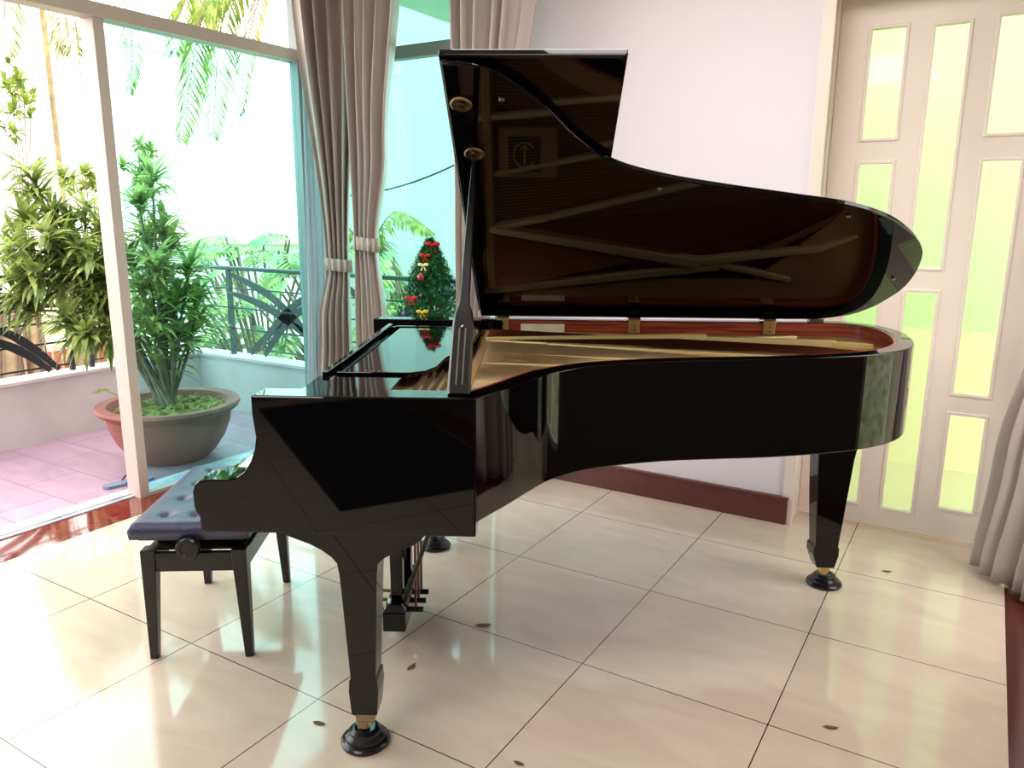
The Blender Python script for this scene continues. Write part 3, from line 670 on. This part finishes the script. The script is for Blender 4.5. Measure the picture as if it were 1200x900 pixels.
# plate: perimeter, pin block and struts
pl = MB(); ringm(pl, offs(case, .067), offs(case, .15), .947, .967)
pl.box((.03, .03, .947), (.29, .5, .967)).box((.235, .5, .947), (.29, 1.33, .967)); 
pl.make('plate', 'gold', piano, bevel=.004)
ptop = MB()
def bar(mb, a, b, w_, z0, z1, w2=None):
    a = Vector((*a, 0)); b = Vector((*b, 0)); t_ = (b-a).normalized(); n_ = Vector((-t_.y, t_.x, 0)); w2 = w2 or w_
    q = [a-n_*w_/2, b-n_*w2/2, b+n_*w2/2, a+n_*w_/2]
    mb.prism([(p.x, p.y) for p in q], lambda x, y: (x, y, z0), lambda x, y: (x, y, z1))
for a, b, w_, w2, h in (((.27, 1.02), (1.12, 1.17), .026, .04, 0.997), ((1.10, 1.167), (1.60, 1.10), .03, .022, 0.988), ((1.59, 1.10), (1.72, 1.045), .022, .012, 0.984), ((.27, 1.02), (.50, 0.977), .02, .018, 0.987), ((.49, 0.979), (1.55, .70), .018, .02, 0.984),
                        ((.24, .58), (.86, .53), .02, .02, 0.984), ((.22, 1.32), (1.2, 1.19), .03, .03, 0.980), ((1.15, 1.17), (1.5, 1.25), .02, .02, 0.982), ((.27, .80), (1.2, .62), .016, .016, 0.980), ((.24, .30), (.56, .34), .016, .016, 0.980)):
    m_ = MB(); bar(m_, a, b, w_, .95, h, w2); m_.make('plate_strut', 'goldl', piano, bevel=.004)
m_ = MB(); bar(m_, (.27, .10), (.27, 1.30), .03, .966, .986); m_.make('agraffe_bar', 'gold', piano, bevel=.003)
m_ = MB(); bar(m_, (.42, .35), (.95, .60), .03, .91, .957); bar(m_, (.95, .60), (1.55, .95), .03, .91, .957, .025); m_.make('bridge', 'board', piano)
m_ = MB(); bar(m_, (1.25, 1.20), (1.66, .95), .03, .91, .962); m_.make('bass_bridge', 'board', piano)
# tail hitch-pin web (flat part of the plate towards the tail and bass corner)
web = [(1.28, 1.34), (1.45, 1.16), (1.60, 1.00), (1.70, .86), (1.75, 1.0), (1.78, 1.15), (1.76, 1.26), (1.70, 1.32), (1.5, 1.345)]
MB().prism(web, lambda x, y: (x, y, .948), lambda x, y: (x, y, .966)).make('hitch_plate', 'gold', piano, bevel=.003)
# emblem cast on the plate
web = [(.31, .62), (.53, .62), (.53, .81), (.31, .81)]
MB().prism(web, lambda x, y: (x, y, .952), lambda x, y: (x, y, .9685)).make('emblem_plate', 'gold', piano)
em = MB(); em.box((.346, .650, .9686), (.466, .790, .9695)); em.make('emblem', 'emblem', piano)
em = MB()
ringp = [(.406+.040*math.cos(a), .72+.048*math.sin(a)) for a in [.6+k*(2*PI-1.2)/24 for k in range(25)]]
em.tube([(x, y, .971) for x, y in ringp], .0025, 5); em.tube([(.406, .68, .971), (.406, .76, .971)], .003, 5); em.tube([(.392, .70, .971), (.406, .68, .971), (.42, .70, .971)], .002, 5)
em.make('emblem_monogram', 'goldl', piano)
# tuning pins in rows
for ri, uu in enumerate((.13, .155, .18, .205)):
    m_ = MB()
    for k in range(12): v_ = .12+k*.0262+.006*ri; m_.lathe([(.0032, 0), (.0032, .024)], (uu, v_, .966), 5)
    o = m_.make('tuning_pins', 'steel', piano); o['kind'] = 'stuff'
# strings
def string(a, b, z0, z1, m_, r_=.0011):
    mb = MB(); mb.tube([(*a, z0), (*b, z1)], r_, 4); return mb.make('string', m_, piano, fix=False)
for k in range(30):
    s = k/29; string((.27, 1.035+.26*s), (1.36+.22*s*0+.27*(1-abs(s-.4)), .86+.16*s), .988, .977, 'copper', .0016)
for k in range(68):
    s = k/67; v0 = .12+.88*s
    ue = .46+.95*(s**1.1); ve = v0-.10*s+.10*(1-s)
    string((.27, v0), (ue, max(ve, .30+.0*s) if v0 > .2 else .30), .984, .968, 'string')
# keybed, cheeks and key slip
prof = [(.318, .668), (-.355, .668), (-.370, .672), (-.372, .708), (-.380, .720), (-.384, .735), (-.384, .772), (-.378, .792), (-.365, .803), (-.335, .806), (-.30, .806), (-.272, .812), (-.25, .828), (-.233, .855), (-.222, .885), (-.217, .915), (-.220, .945), (-.2225, .975), (-.2225, ZT), (.318, ZT)]
for v0, v1 in ((-.08, .005), (1.325, 1.41)):
    MB().prism(prof, lambda x, y: (x, v0, y), lambda x, y: (x, v1, y)).make('cheek', 'black', piano, bevel=.004)
MB().box((-.355, .005, .668), (.318, 1.325, .725)).make('key_bed', 'black', piano, bevel=.003)
MB().box((-.37, .005, .70), (-.345, 1.325, .765)).make('key_slip', 'black', piano, bevel=.003)
for v0, v1 in ((.005, .045), (1.285, 1.325)): MB().box((-.345, v0, .725), (-.19, v1, .80)).make('key_block', 'black', piano, bevel=.004)
kw = 1.24/52
for k in range(52): MB().box((-.342, .045+k*kw+.0005, .75), (-.19, .045+(k+1)*kw-.0005, .777)).make('white_key', 'ivory', piano)
for k in range(51):
    if (k+2) % 7 in (0, 1, 3, 4, 5): 
        v_ = .045+(k+1)*kw; MB().box((-.29, v_-.005, .777), (-.19, v_+.005, .789)).make('black_key', 'black', piano)
MB().prism([(-.175, .725), (-.195, .79), (-.19, .86), (-.175, .93), (-.165, .965), (-.145, .965), (-.145, .725)], lambda x, y: (x, .005, y), lambda x, y: (x, 1.325, y)).make('fallboard', 'black', piano, bevel=.003)
# front shelf, side slides and the folded music desk
MB().box((-.145, .005, .968), (.09, .235, 1.006)).make('desk_side_shelf', 'black', piano, bevel=.003)
MB().box((-.145, 1.20, .968), (.235, 1.325, 1.006)).make('desk_side_shelf', 'black', piano, bevel=.003)
MB().box((-.145, .235, .955), (-.02, 1.20, .985)).make('front_shelf', 'black', piano, bevel=.003)
desk = [(-.08, .27), (.10, .27), (.145, .30), (.17, .37), (.178, .5), (.195, .6), (.235, .68), (.24, .9), (.24, 1.10), (.225, 1.15), (.18, 1.17), (-.08, 1.17)]
MB().prism(desk, lambda x, y: (x, y, .995), lambda x, y: (x, y, 1.010)).make('music_desk', 'black', piano, bevel=.003)
MB().box((-.10, .252, .985), (.10, .27, 1.014)).make('desk_slide', 'black', piano, bevel=.002)
MB().box((-.10, 1.17, .985), (.10, 1.19, 1.014)).make('desk_slide', 'black', piano, bevel=.002)
for k in range(4): MB().lathe([(.004, 0), (.004, .002)], (-.02+.02*k, .261, 1.014), 8).make('brass_stud', 'brass', piano)
MB().box((-.135, .23, .985), (-.115, 1.20, 1.02)).make('desk_ledge', 'black', piano, bevel=.003)
# brass studs on the near cheek top-front
# lid
cA, sA = math.cos(A_), math.sin(A_)
def lid3(u, v, t_): w_ = HV-v; return (u, HV-w_*cA+t_*sA, HZ+w_*sA+t_*cA)
lidc = catmull([(.30, -.075), (.345, -.06), (.41, -.002), (.478, .078), (.576, .218), (.686, .325), (.84, .393), (1.03, .445), (1.251, .495), (1.453, .545), (1.624, .634), (1.776, .79), (1.835, .93), (1.858, 1.095), (1.835, 1.22), (1.80, 1.30), (1.74, 1.365), (1.62, 1.41)], 8)
lp = [(.222, 1.41), (.219, -.08), (.26, -.08)] + [(p.x, p.y) for p in lidc]
lid = MB().prism(lp, lambda x, y: lid3(x, y, 0), lambda x, y: lid3(x, y, .019)).make('lid', 'black', piano, smooth=True, bevel=.0035)
fl = [(.212, -.088), (.675, -.088), (.668, 1.40), (.212, 1.40)]
MB().prism(fl, lambda x, y: lid3(x, y, .0215), lambda x, y: lid3(x, y, .040)).make('lid_front_flap', 'black', lid, bevel=.0035)
m_ = MB()
m_.prism([(.228, .0), (.668, .0), (.660, .012), (.232, .012)], lambda x, y: lid3(x, y-.09, .0195), lambda x, y: lid3(x, y-.09, .0215)); m_.make('flap_felt_strip', 'satin', lid)
def lidlathe(u, v, prof, seg=20):
    mb = MB(); rings = []
    for r_, h in prof: rings.append([lid3(u+r_*math.cos(2*PI*k/seg), v+r_*math.sin(2*PI*k/seg), -h) for k in range(seg)])
    mb.loft(rings); return mb
for u_, v_ in ((.256, .063), (.276, .275)):
    lidlathe(u_, v_, [(.030, -.001), (.030, .004), (.026, .007), (.021, .007), (.021, .004), (.016, .004), (.015, .011), (.008, .011), (.006, .003)]).make('prop_cup', 'brassd', lid, smooth=True)
for u_, v_ in ((.363, .043), (.829, .445), (1.455, .596), (1.782, 1.026)):
    lidlathe(u_, v_, [(.008, 0), (.008, .005), (.005, .008)], 12).make('lid_bumper', 'steel', lid, smooth=True)
# lid prop
top = Vector((.275, *lid3(.275, .275, -.012)[1:])); bot = Vector((.275, -.045, ZT-.001)); ax = (top-bot); Lp = ax.length; ax.normalize(); nrm = Vector((0, -ax.z, ax.y))
pr = MB(); rings = []
for s, hw, ht in ((0, .0265, .011), (.02, .0285, .011), (.26, .0265, .011), (.30, .024, .011), (.335, .015, .010), (.38, .0125, .009), (.6, .011, .008), (.8, .0085, .0065), (.93, .005, .005), (1, .003, .003)):
    c = bot+ax*Lp*s; rings.append([c+Vector((a*hw, 0, 0))+nrm*b*ht for a, b in ((-1, -.5), (-.8, -1), (.8, -1), (1, -.5), (1, .5), (.8, 1), (-.8, 1), (-1, .5))])
pr.loft(rings); prop = pr.make('lid_prop', 'satin', piano, smooth=True)
m_ = MB()
for dx in (-.009, .006):
    c0 = bot+ax*Lp*.03+nrm*.0108; c1 = bot+ax*Lp*.24+nrm*.0108; m_.add([c0+Vector((dx, 0, 0)), c1+Vector((dx, 0, 0)), c1+Vector((dx+.004, 0, 0)), c0+Vector((dx+.004, 0, 0)),
        c0+Vector((dx, 0, 0))+nrm*.0015, c1+Vector((dx, 0, 0))+nrm*.0015, c1+Vector((dx+.004, 0, 0))+nrm*.0015, c0+Vector((dx+.004, 0, 0))+nrm*.0015],
        [(0,1,2,3),(4,5,6,7),(0,1,5,4),(1,2,6,5),(2,3,7,6),(3,0,4,7)])
m_.make('prop_groove', 'steel', prop)
m_ = MB(); c = bot+ax*Lp*.245+nrm*.012; m_.ball(c, .005); m_.make('prop_pin', 'steel', prop)
# hinges between bass rim and lid
for u_ in (.32, .863, 1.416):
    h_ = MB(); h_.box((u_-.0235, 1.332, .973), (u_+.0235, 1.344, 1.028)); 
    hh = h_.make('hinge', 'brass', piano, bevel=.002)
    MB().tube([(u_-.024, 1.338, 1.032), (u_+.024, 1.338, 1.032)], .007, 10).make('hinge_knuckle', 'brassd', hh, smooth=True)
    m_ = MB(); m_.prism([(u_-.0235, HV), (u_+.0235, HV), (u_+.0235, HV-.06), (u_-.0235, HV-.06)], lambda x, y: lid3(x, y, -.003), lambda x, y: lid3(x, y, -.0002)); m_.make('hinge_leaf', 'brassd', hh)
    for dz in (.985, 1.003): MB().lathe([(.003, 0), (.003, -.002)], (u_, 1.332, dz), 8, axis='y').make('screw', 'brassd', hh)
# paper label on the inner rim
MB().box((.393, 1.3395, .944), (.575, 1.3425, 1.006)).make('paper_label', 'label', piano)
MB().box((.205, 1.31, .98), (.238, 1.345, 1.022)).make('rim_end_block', 'black', piano, bevel=.002)
# lid hook at the tail
MB().tube([(1.60, 1.425, 1.012), (1.76, 1.425, 1.012)], .007, 8).box((1.60, 1.405, 1.0), (1.66, 1.432, 1.03)).make('lid_hinge_pin', 'steel', piano)
# legs
def bracket(s, z):  # flare of front legs
    return 0
def leg(name_cat, u_, v_, prof, dv0=.047, dv1=.034):
    """prof: (z, uleft, uright) rows from top to bottom"""
    mb = MB(); rings = []
    for z, a, b, dv in prof: rings.append([(u_+a, v_-.05, z), (u_+b, v_-.05, z), (u_+b, v_-.05+2*dv, z), (u_+a, v_-.05+2*dv, z)])
    mb.loft(rings); return mb.make('leg', 'black', piano, bevel=.004)
fp_ = [(.668, -.20, .20, .05), (.655, -.197, .192, .05), (.640, -.185, .180, .05), (.628, -.155, .170, .05), (.614, -.118, .150, .05), (.598, -.088, .112, .05), (.58, -.064, .078, .05), (.562, -.049, .058, .05), (.53, -.044, .0545, .049), (.47, -.040, .052, .048), (.232, -.026, .0425, .040),
       (.226, -.026, .0425, .040), (.222, -.030, .046, .043), (.185, -.032, .048, .044), (.124, -.027, .043, .040), (.119, -.027, .043, .040)]
def caster(lg, u_, v_, rz):
    c_ = MB(); 
    c_.box((u_-.020, v_-.034, .086), (u_+.032, v_+.018, .122)); c_.make('caster_socket', 'brassd', lg, bevel=.003)
    m_ = MB(); m_.box((u_-.020, v_-.020, .055), (u_+.006, v_-.015, .112)); m_.box((u_-.020, v_+.015, .055), (u_+.006, v_+.020, .112)); m_.make('caster_fork', 'brassd', lg, bevel=.002)
    MB().lathe([(.004, -.011), (.020, -.011), (.022, -.008), (.022, .008), (.020, .011), (.004, .011)], (u_-.004, v_, .068), 24, axis='y').make('caster_wheel', 'brass', lg, smooth=True)
cupprof = [(.066, 0), (.068, .003), (.068, .011), (.064, .016), (.056, .019), (.055, .026), (.048, .031), (.044, .034), (.043, .041), (.036, .046), (.030, .047), (.027, .045), (.002, .045)]
def cup(u_, v_, label):
    t_ = thing('caster_cup', label, 'caster cup', PO+Matrix.Rotation(TH, 3, 'Z') @ Vector((u_, v_, 0)), TH, 'round black caster cups')
    MB().lathe(cupprof, seg=48).make('cup', 'rubber', t_, smooth=True)
l1 = leg('leg', 0, .03, fp_); caster(l1, 0, .03, 0); cup(-.004, .034, 'round stepped black caster cup under the nearest piano leg, at the bottom of the picture')
l2 = leg('leg', .02, 1.35, fp_); caster(l2, .02, 1.35, 0); cup(.02, 1.35, 'black caster cup under the far front piano leg, glimpsed beside the pedal braces')
bp_ = [(ZB, -.085, .135, .05), (.67, -.080, .120, .05), (.645, -.075, .102, .05), (.615, -.072, .085, .05), (.585, -.070, .076, .05), (.54, -.068, .069, .049), (.4, -.061, .058, .046), (.185, -.047, .041, .040),
       (.180, -.047, .041, .040), (.176, -.052, .046, .044), (.145, -.052, .046, .044), (.098, -.036, .035, .038), (.094, -.036, .035, .038)]
lb = MB(); rings = []
for z, a, b, dv in bp_: rings.append([(1.612+a, 1.01, z), (1.612+b, 1.01, z), (1.612+b, 1.01+2*dv, z), (1.612+a, 1.01+2*dv, z)])
l3 = lb.loft(rings).make('leg', 'black', piano, bevel=.004)
def caster2(lg, u_, v_):
    MB().box((u_-.02, v_-.022, .072), (u_+.02, v_+.022, .097)).make('caster_socket', 'brass', lg, bevel=.003)
    MB().lathe([(.004, -.011), (.020, -.011), (.020, .011), (.004, .011)], (u_, v_, .067), 20, axis='y').make('caster_wheel', 'brass', lg, smooth=True)
caster2(l3, 1.622, 1.06); cup(1.632, 1.066, 'black caster cup under the tail leg of the piano, near the panelled door')
# rim bottom block over tail leg
MB().box((1.50, .93, ZB-.006), (1.75, 1.09, ZB+.02)).make('leg_plate', 'black', piano, bevel=.003)
MB().prism([(.30, .10), (.46, .40), (.66, .50), (1.45, .70), (1.72, 1.0), (1.72, 1.2), (1.5, 1.33), (.3, 1.33)], lambda x, y: (x, y, .74), lambda x, y: (x, y, .76)).make('bottom_beams', 'satin', piano)
# lyre
MB().box((-.048, .51, .062), (.030, .82, .132)).prism([(-.048, .132), (.030, .132), (.016, .165), (-.024, .165)], lambda x, y: (x, .51, y), lambda x, y: (x, .82, y)).make('pedal_box', 'black', piano, bevel=.004)
for v_ in (.565, .745): MB().loft([[(-.024, v_-.02, .16), (.016, v_-.02, .16), (.016, v_+.02, .16), (-.024, v_+.02, .16)], [(-.026, v_-.017, .4), (.018, v_-.017, .4), (.018, v_+.017, .4), (-.026, v_+.017, .4)], [(-.035, v_-.024, .668), (.03, v_-.024, .668), (.03, v_+.024, .668), (-.035, v_+.024, .668)]]).make('pedal_column', 'black', piano, bevel=.003)
for k, v_ in enumerate((.60, .665, .73)):
    pd = MB(); rings = []
    for u_, hw, z in ((-.04, .006, .10), (-.09, .007, .102), (-.115, .013, .104), (-.14, .015, .102), (-.152, .010, .098)): rings.append([(u_, v_-hw, z-.004), (u_, v_+hw, z-.004), (u_, v_+hw, z+.004), (u_, v_-hw, z+.004)])
    pd.loft(rings); pd.make('pedal', 'brass', piano, smooth='all', bevel=0)
    MB().tube([(.052, v_, .10), (.055, v_, .67)], .0045, 8).make('pedal_rod', 'red_rod', piano, smooth=True)
    MB().tube([(.03, v_, .10), (.078, v_, .10)], .010, 10).make('rod_guide', 'satin', piano, smooth=True)
for v_ in (.55, .76): MB().tube([(.02, v_, .15), (.20, v_-.0, .668)], .008, 8).make('pedal_brace', 'satin', piano, smooth=True)

# ================================================================== BENCH
bw = PO+Matrix.Rotation(TH, 3, 'Z') @ Vector((-.663, .705, 0))
bench = thing('piano_bench', 'black adjustable piano bench with tufted leather seat, at the keyboard end', 'bench', bw, TH+math.radians(5))
hx, hy = .168, .282
for sx in (-1, 1):
    for sy in (-1, 1):
        rings = []
        for z, w_ in ((0, .026), (.33, .046), (.385, .048)):
            x1 = sx*hx; y1 = sy*hy; rings.append([(x1, y1, z), (x1-sx*w_, y1, z), (x1-sx*w_, y1-sy*w_, z), (x1, y1-sy*w_, z)])
        MB().loft(rings).make('leg', 'satin2', bench, bevel=.003)
for sy in (-1, 1): MB().box((-hx+.045, sy*(hy-.004), .31), (hx-.045, sy*(hy-.026), .375)).make('apron', 'satin2', bench, bevel=.003)
for sx in (-1, 1): MB().box((sx*(hx-.004), -hy+.045, .31), (sx*(hx-.026), hy-.045, .375)).make('apron', 'satin2', bench, bevel=.003)
MB().box((-hx+.02, -hy+.03, .375), (hx-.02, hy-.03, .383)).make('lift_plate', 'satin', bench)
for sy in (-1, 1):
    m_ = MB(); m_.tube([(-hx+.03, sy*.20, .385), (hx-.06, sy*.20, .425)], .008, 6); m_.tube([(hx-.03, sy*.20, .385), (-hx+.06, sy*.20, .425)], .008, 6); m_.make('scissor_arm', 'satin', bench)
MB().box((-hx+.0, -hy+.0, .420), (hx-.0, hy-.0, .432)).make('seat_board', 'satin2', bench, bevel=.003)
for sy in (-1, 1):
    MB().lathe([(.01, .0), (.018, -.004), (.018, -.012), (.036, -.016), (.038, -.022), (.038, -.036), (.034, -.042), (.022, -.043), (.020, -.040), (.004, -.040)] if sy < 0 else [(.01, 0), (.018, .012), (.036, .016), (.038, .036), (.034, .042), (.004, .04)], (-.002, sy*(hy+.0), .405), 24, axis='y').make('adjuster_knob', 'satin', bench, smooth=True)
    MB().tube([(-.002, sy*(hy-.05), .405), (-.002, sy*(hy+.003), .405)], .01, 8).make('adjuster_rod', 'satin', bench)
cx, cy = .19, .305; nx, ny = 34, 54; cu = MB(); btn = [(bx, by) for bx in (-.095, .0, .095) for by in (-.225, -.075, .075, .225)]
def ctop(x, y):
    ex = max(0, 1-((abs(x)/cx)**9)); ey = max(0, 1-((abs(y)/cy)**14)); h = .462+.030*min(ex, ey)**.4
    for bx, by in btn:
        d2 = (x-bx)**2+(y-by)**2; h -= .016*math.exp(-d2/.00030)+.005*math.exp(-d2/.0025)
    return h
g = [[(-cx+2*cx*i/nx, -cy+2*cy*j/ny) for j in range(ny+1)] for i in range(nx+1)]
vs = [(x, y, max(.434, ctop(x, y))) for r_ in g for x, y in r_]+[(x*.985, y*.99, .432) for r_ in g for x, y in r_]
N1 = (nx+1)*(ny+1); fs = []
for i in range(nx):
    for j in range(ny):
        a = i*(ny+1)+j; fs.append((a, a+ny+1, a+ny+2, a+1)); fs.append((N1+a, N1+a+1, N1+a+ny+2, N1+a+ny+1))
edge = [(i, 0) for i in range(nx+1)]+[(nx, j) for j in range(1, ny+1)]+[(i, ny) for i in range(nx-1, -1, -1)]+[(0, j) for j in range(ny-1, 0, -1)]
ei = [i*(ny+1)+j for i, j in edge]
for k in range(len(ei)): a, b = ei[k], ei[(k+1) % len(ei)]; fs.append((a, b, N1+b, N1+a))
cu.add(vs, fs); seat = cu.make('seat', 'leather', bench, smooth='all')
for bx, by in btn:
    m_ = MB(); m_.ball((bx, by, ctop(bx, by)+.002), .008, sq=(1, 1, .45)); m_.make('button', 'satin', seat, smooth='all')

# ================================================================== CHRISTMAS TREE on a small round table
tx, ty = -.44, 1.97
tb = thing('side_table', 'small round table hidden behind the piano, carrying the little christmas tree', 'table', (tx, ty, 0))
MB().lathe([(.16, .0), (.165, .01), (.16, .02), (.03, .03), (.022, .06), (.02, .6), (.03, .64)], seg=28).make('pedestal', 'satin2', tb, smooth=True)
MB().lathe([(.01, .64), (.20, .64), (.205, .65), (.20, .66), (.01, .66)], seg=36).make('tabletop', 'satin2', tb, smooth=True)
xt = thing('christmas_tree', 'small green artificial christmas tree by the narrow window, behind the piano', 'tree', (tx, ty, .66))
MB().lathe([(.06, 0), (.075, .01), (.08, .09), (.075, .10), (.01, .10)], seg=20).make('pot', 'redb', xt, smooth=True)
MB().tube([(0, 0, .09), (0, 0, .64)], [.012, .004], 8).make('trunk', 'stem', xt)
H_ = .66; fo = MB(); rnd = random.Random(4)
for k in range(260):
    s = (k+.5)/260; z = .12+(H_-.12)*(1-(1-s)**.9) if False else .12+(H_-.12)*s; r_ = .26*(1-s)**.85+.012; a = k*2.39996
    tip = Vector((r_*math.cos(a), r_*math.sin(a), z-.02)); b0 = Vector((0, 0, z+.01)); dd = tip-b0
    for q in range(10):
        p = b0+dd*(.25+.75*q/9)
        for e in range(5):
            nd = (dd.normalized()*.7+Vector([rnd.uniform(-1, 1) for _ in range(3)])).normalized(); leaf(fo, p, nd, .032, .007, .0, seg=2)
fo.make('foliage', 'xmas', xt, fix=False)
def treepos(px, py):
    p = on(px, py, 1, ty)
    for _ in range(4):
        s_ = min(1, max(0, (p.z-.66-.12)/(H_-.12))); r_ = .26*(1-s_)**.85+.012
        p = on(px, py, 1, ty-math.sqrt(max(r_*r_-(p.x-tx)**2, 0))-.022)
    return p
def bow(name, label, px, py, s, m_, cat='ornament'):
    p = treepos(px, py)
    t_ = thing(name, label, cat, p, .6, 'christmas tree ornaments')
    for sg in (-1, 1):
        m2 = MB(); m2.ball((sg*s*.8, 0, s*.2), s*.7, sq=(1, .45, .7)); m2.make('loop', m_, t_, smooth='all')
        m3 = MB(); m3.prism([(0, 0), (sg*s*.9, -s*1.3), (sg*s*.4, -s*1.5)], lambda x, y: (x, -.004, y), lambda x, y: (x, .0, y)); m3.make('tail', m_, t_)
    m2 = MB(); m2.ball((0, -.003, 0), s*.35); m2.make('knot', m_, t_, smooth='all')
def bauble(label, px, py, r_, m_):
    p = treepos(px, py)
    t_ = thing('bauble', label, 'ornament', p, 0, 'christmas tree ornaments')
    m2 = MB(); m2.ball((0, 0, 0), r_, seg=20); m2.make('ball', m_, t_, smooth='all')
    m2 = MB(); m2.lathe([(r_*.22, r_*.92), (r_*.22, r_*1.2)], seg=10); m2.make('cap', 'goldb', t_)
bow('ribbon_bow', 'large red ribbon bow near the top of the christmas tree', 507, 287, .028, 'red')
bow('ribbon_bow', 'red ribbon bow just below the topmost one on the christmas tree', 498, 300, .020, 'red')
bow('ribbon_bow', 'cream ribbon bow on the upper left of the christmas tree', 496, 311, .02, 'cream')
bow('ribbon_bow', 'red ribbon bow at the left edge low on the christmas tree', 482, 350, .024, 'red')
bow('ribbon_bow', 'golden ribbon bow at the bottom of the christmas tree', 495, 366, .022, 'goldb')
bauble('shiny red bauble at mid height, left side of the christmas tree', 493, 325, .02, 'redb')
bauble('shiny red bauble low on the right of the christmas tree', 517, 361, .017, 'redb')
bauble('dark blue bauble on the right side of the christmas tree', 521, 344, .019, 'blue')
bauble('dark blue bauble at the bottom left tip of the christmas tree', 474, 368, .016, 'blue')

# ================================================================== leaf litter on the tiles
for px, py, rz, s, lab in ((566, 733, .6, 1.4, 'yellowish dry leaf on the tiles just right of the pedals'), (482, 782, 1.6, 1.0, 'small dry leaf on the tile right of the nearest leg'),
                        (374, 848, .2, 1.0, 'dark dry leaf beside a tile joint left of the nearest caster cup'), (608, 895, 0, .8, 'dark crumb of leaf at the bottom edge of the picture'), (973, 853, .3, 1.0, 'dark dry leaf on the lower right tile'), (1039, 670, .2, .9, 'dark speck of leaf on the tile by the door')):
    p = on(px, py, 2, 0); t_ = MB()
    w_ = .010*s; h_ = .022*s
    t_.add([(-h_, 0, .0012), (-h_*.3, -w_, .004), (h_*.5, -w_*.7, .002), (h_, 0, .005), (h_*.4, w_*.6, .003), (-h_*.4, w_*.8, .0015), (0, 0, .0008)], [(0, 1, 6), (1, 2, 6), (2, 3, 6), (3, 4, 6), (4, 5, 6), (5, 0, 6)])
    o = t_.make('dry_leaf', 'dryleaf', fix=False); o.location = (p.x, p.y, 0); o.rotation_euler = (0, 0, rz); tag(o, lab, 'leaf', 'dry leaves on the tiles')
    sl = o.modifiers.new('s', 'SOLIDIFY'); sl.thickness = .0008; sl.offset = 1

# ================================================================== LIGHT
w = bpy.data.worlds.new('World'); scn.world = w; w.use_nodes = True
bg = w.node_tree.nodes['Background']; bg.inputs[0].default_value = (1.0, .985, .965, 1); bg.inputs[1].default_value = 5.5
def area(name, loc, rot, sx, sy, power, col=(1, 1, 1)):
    l_ = bpy.data.lights.new(name, 'AREA'); l_.shape = 'RECTANGLE'; l_.size = sx; l_.size_y = sy; l_.energy = power; l_.color = col
    o = bpy.data.objects.new(name, l_); COL.objects.link(o); o.location = loc; o.rotation_euler = rot; return o
area('room_fill', (.7, -2.9, 2.9), (0, 0, 0), 1.6, 1.6, 70, (1, .95, .91))  # added fill behind the camera, no fixture known there
area('room_fill', (1.2, .6, 2.92), (0, 0, 0), 1.2, 1.2, 46, (1, .95, .92))  # second added fill, brightens curtains and door
area('next_room_fill', (2.1, 2.72, 2.85), (0, 0, 0), 2.4, .5, 34, (1, .98, .92))  # unseen fill added so the door panes glow

cam = bpy.data.cameras.new('Camera'); co = bpy.data.objects.new('Camera', cam); COL.objects.link(co)
cam.sensor_width = 36; cam.lens = F/1200*36; cam.clip_start = .05; cam.clip_end = 200
R3 = Matrix((RT, UP, -fw)).transposed(); co.matrix_world = Matrix.Translation(CAM) @ R3.to_4x4()
scn.camera = co
scn.view_settings.view_transform = 'Standard'; scn.view_settings.look = 'None'; scn.view_settings.gamma = 1; scn.view_settings.exposure = 0.0
scn.view_settings.use_curve_mapping = False
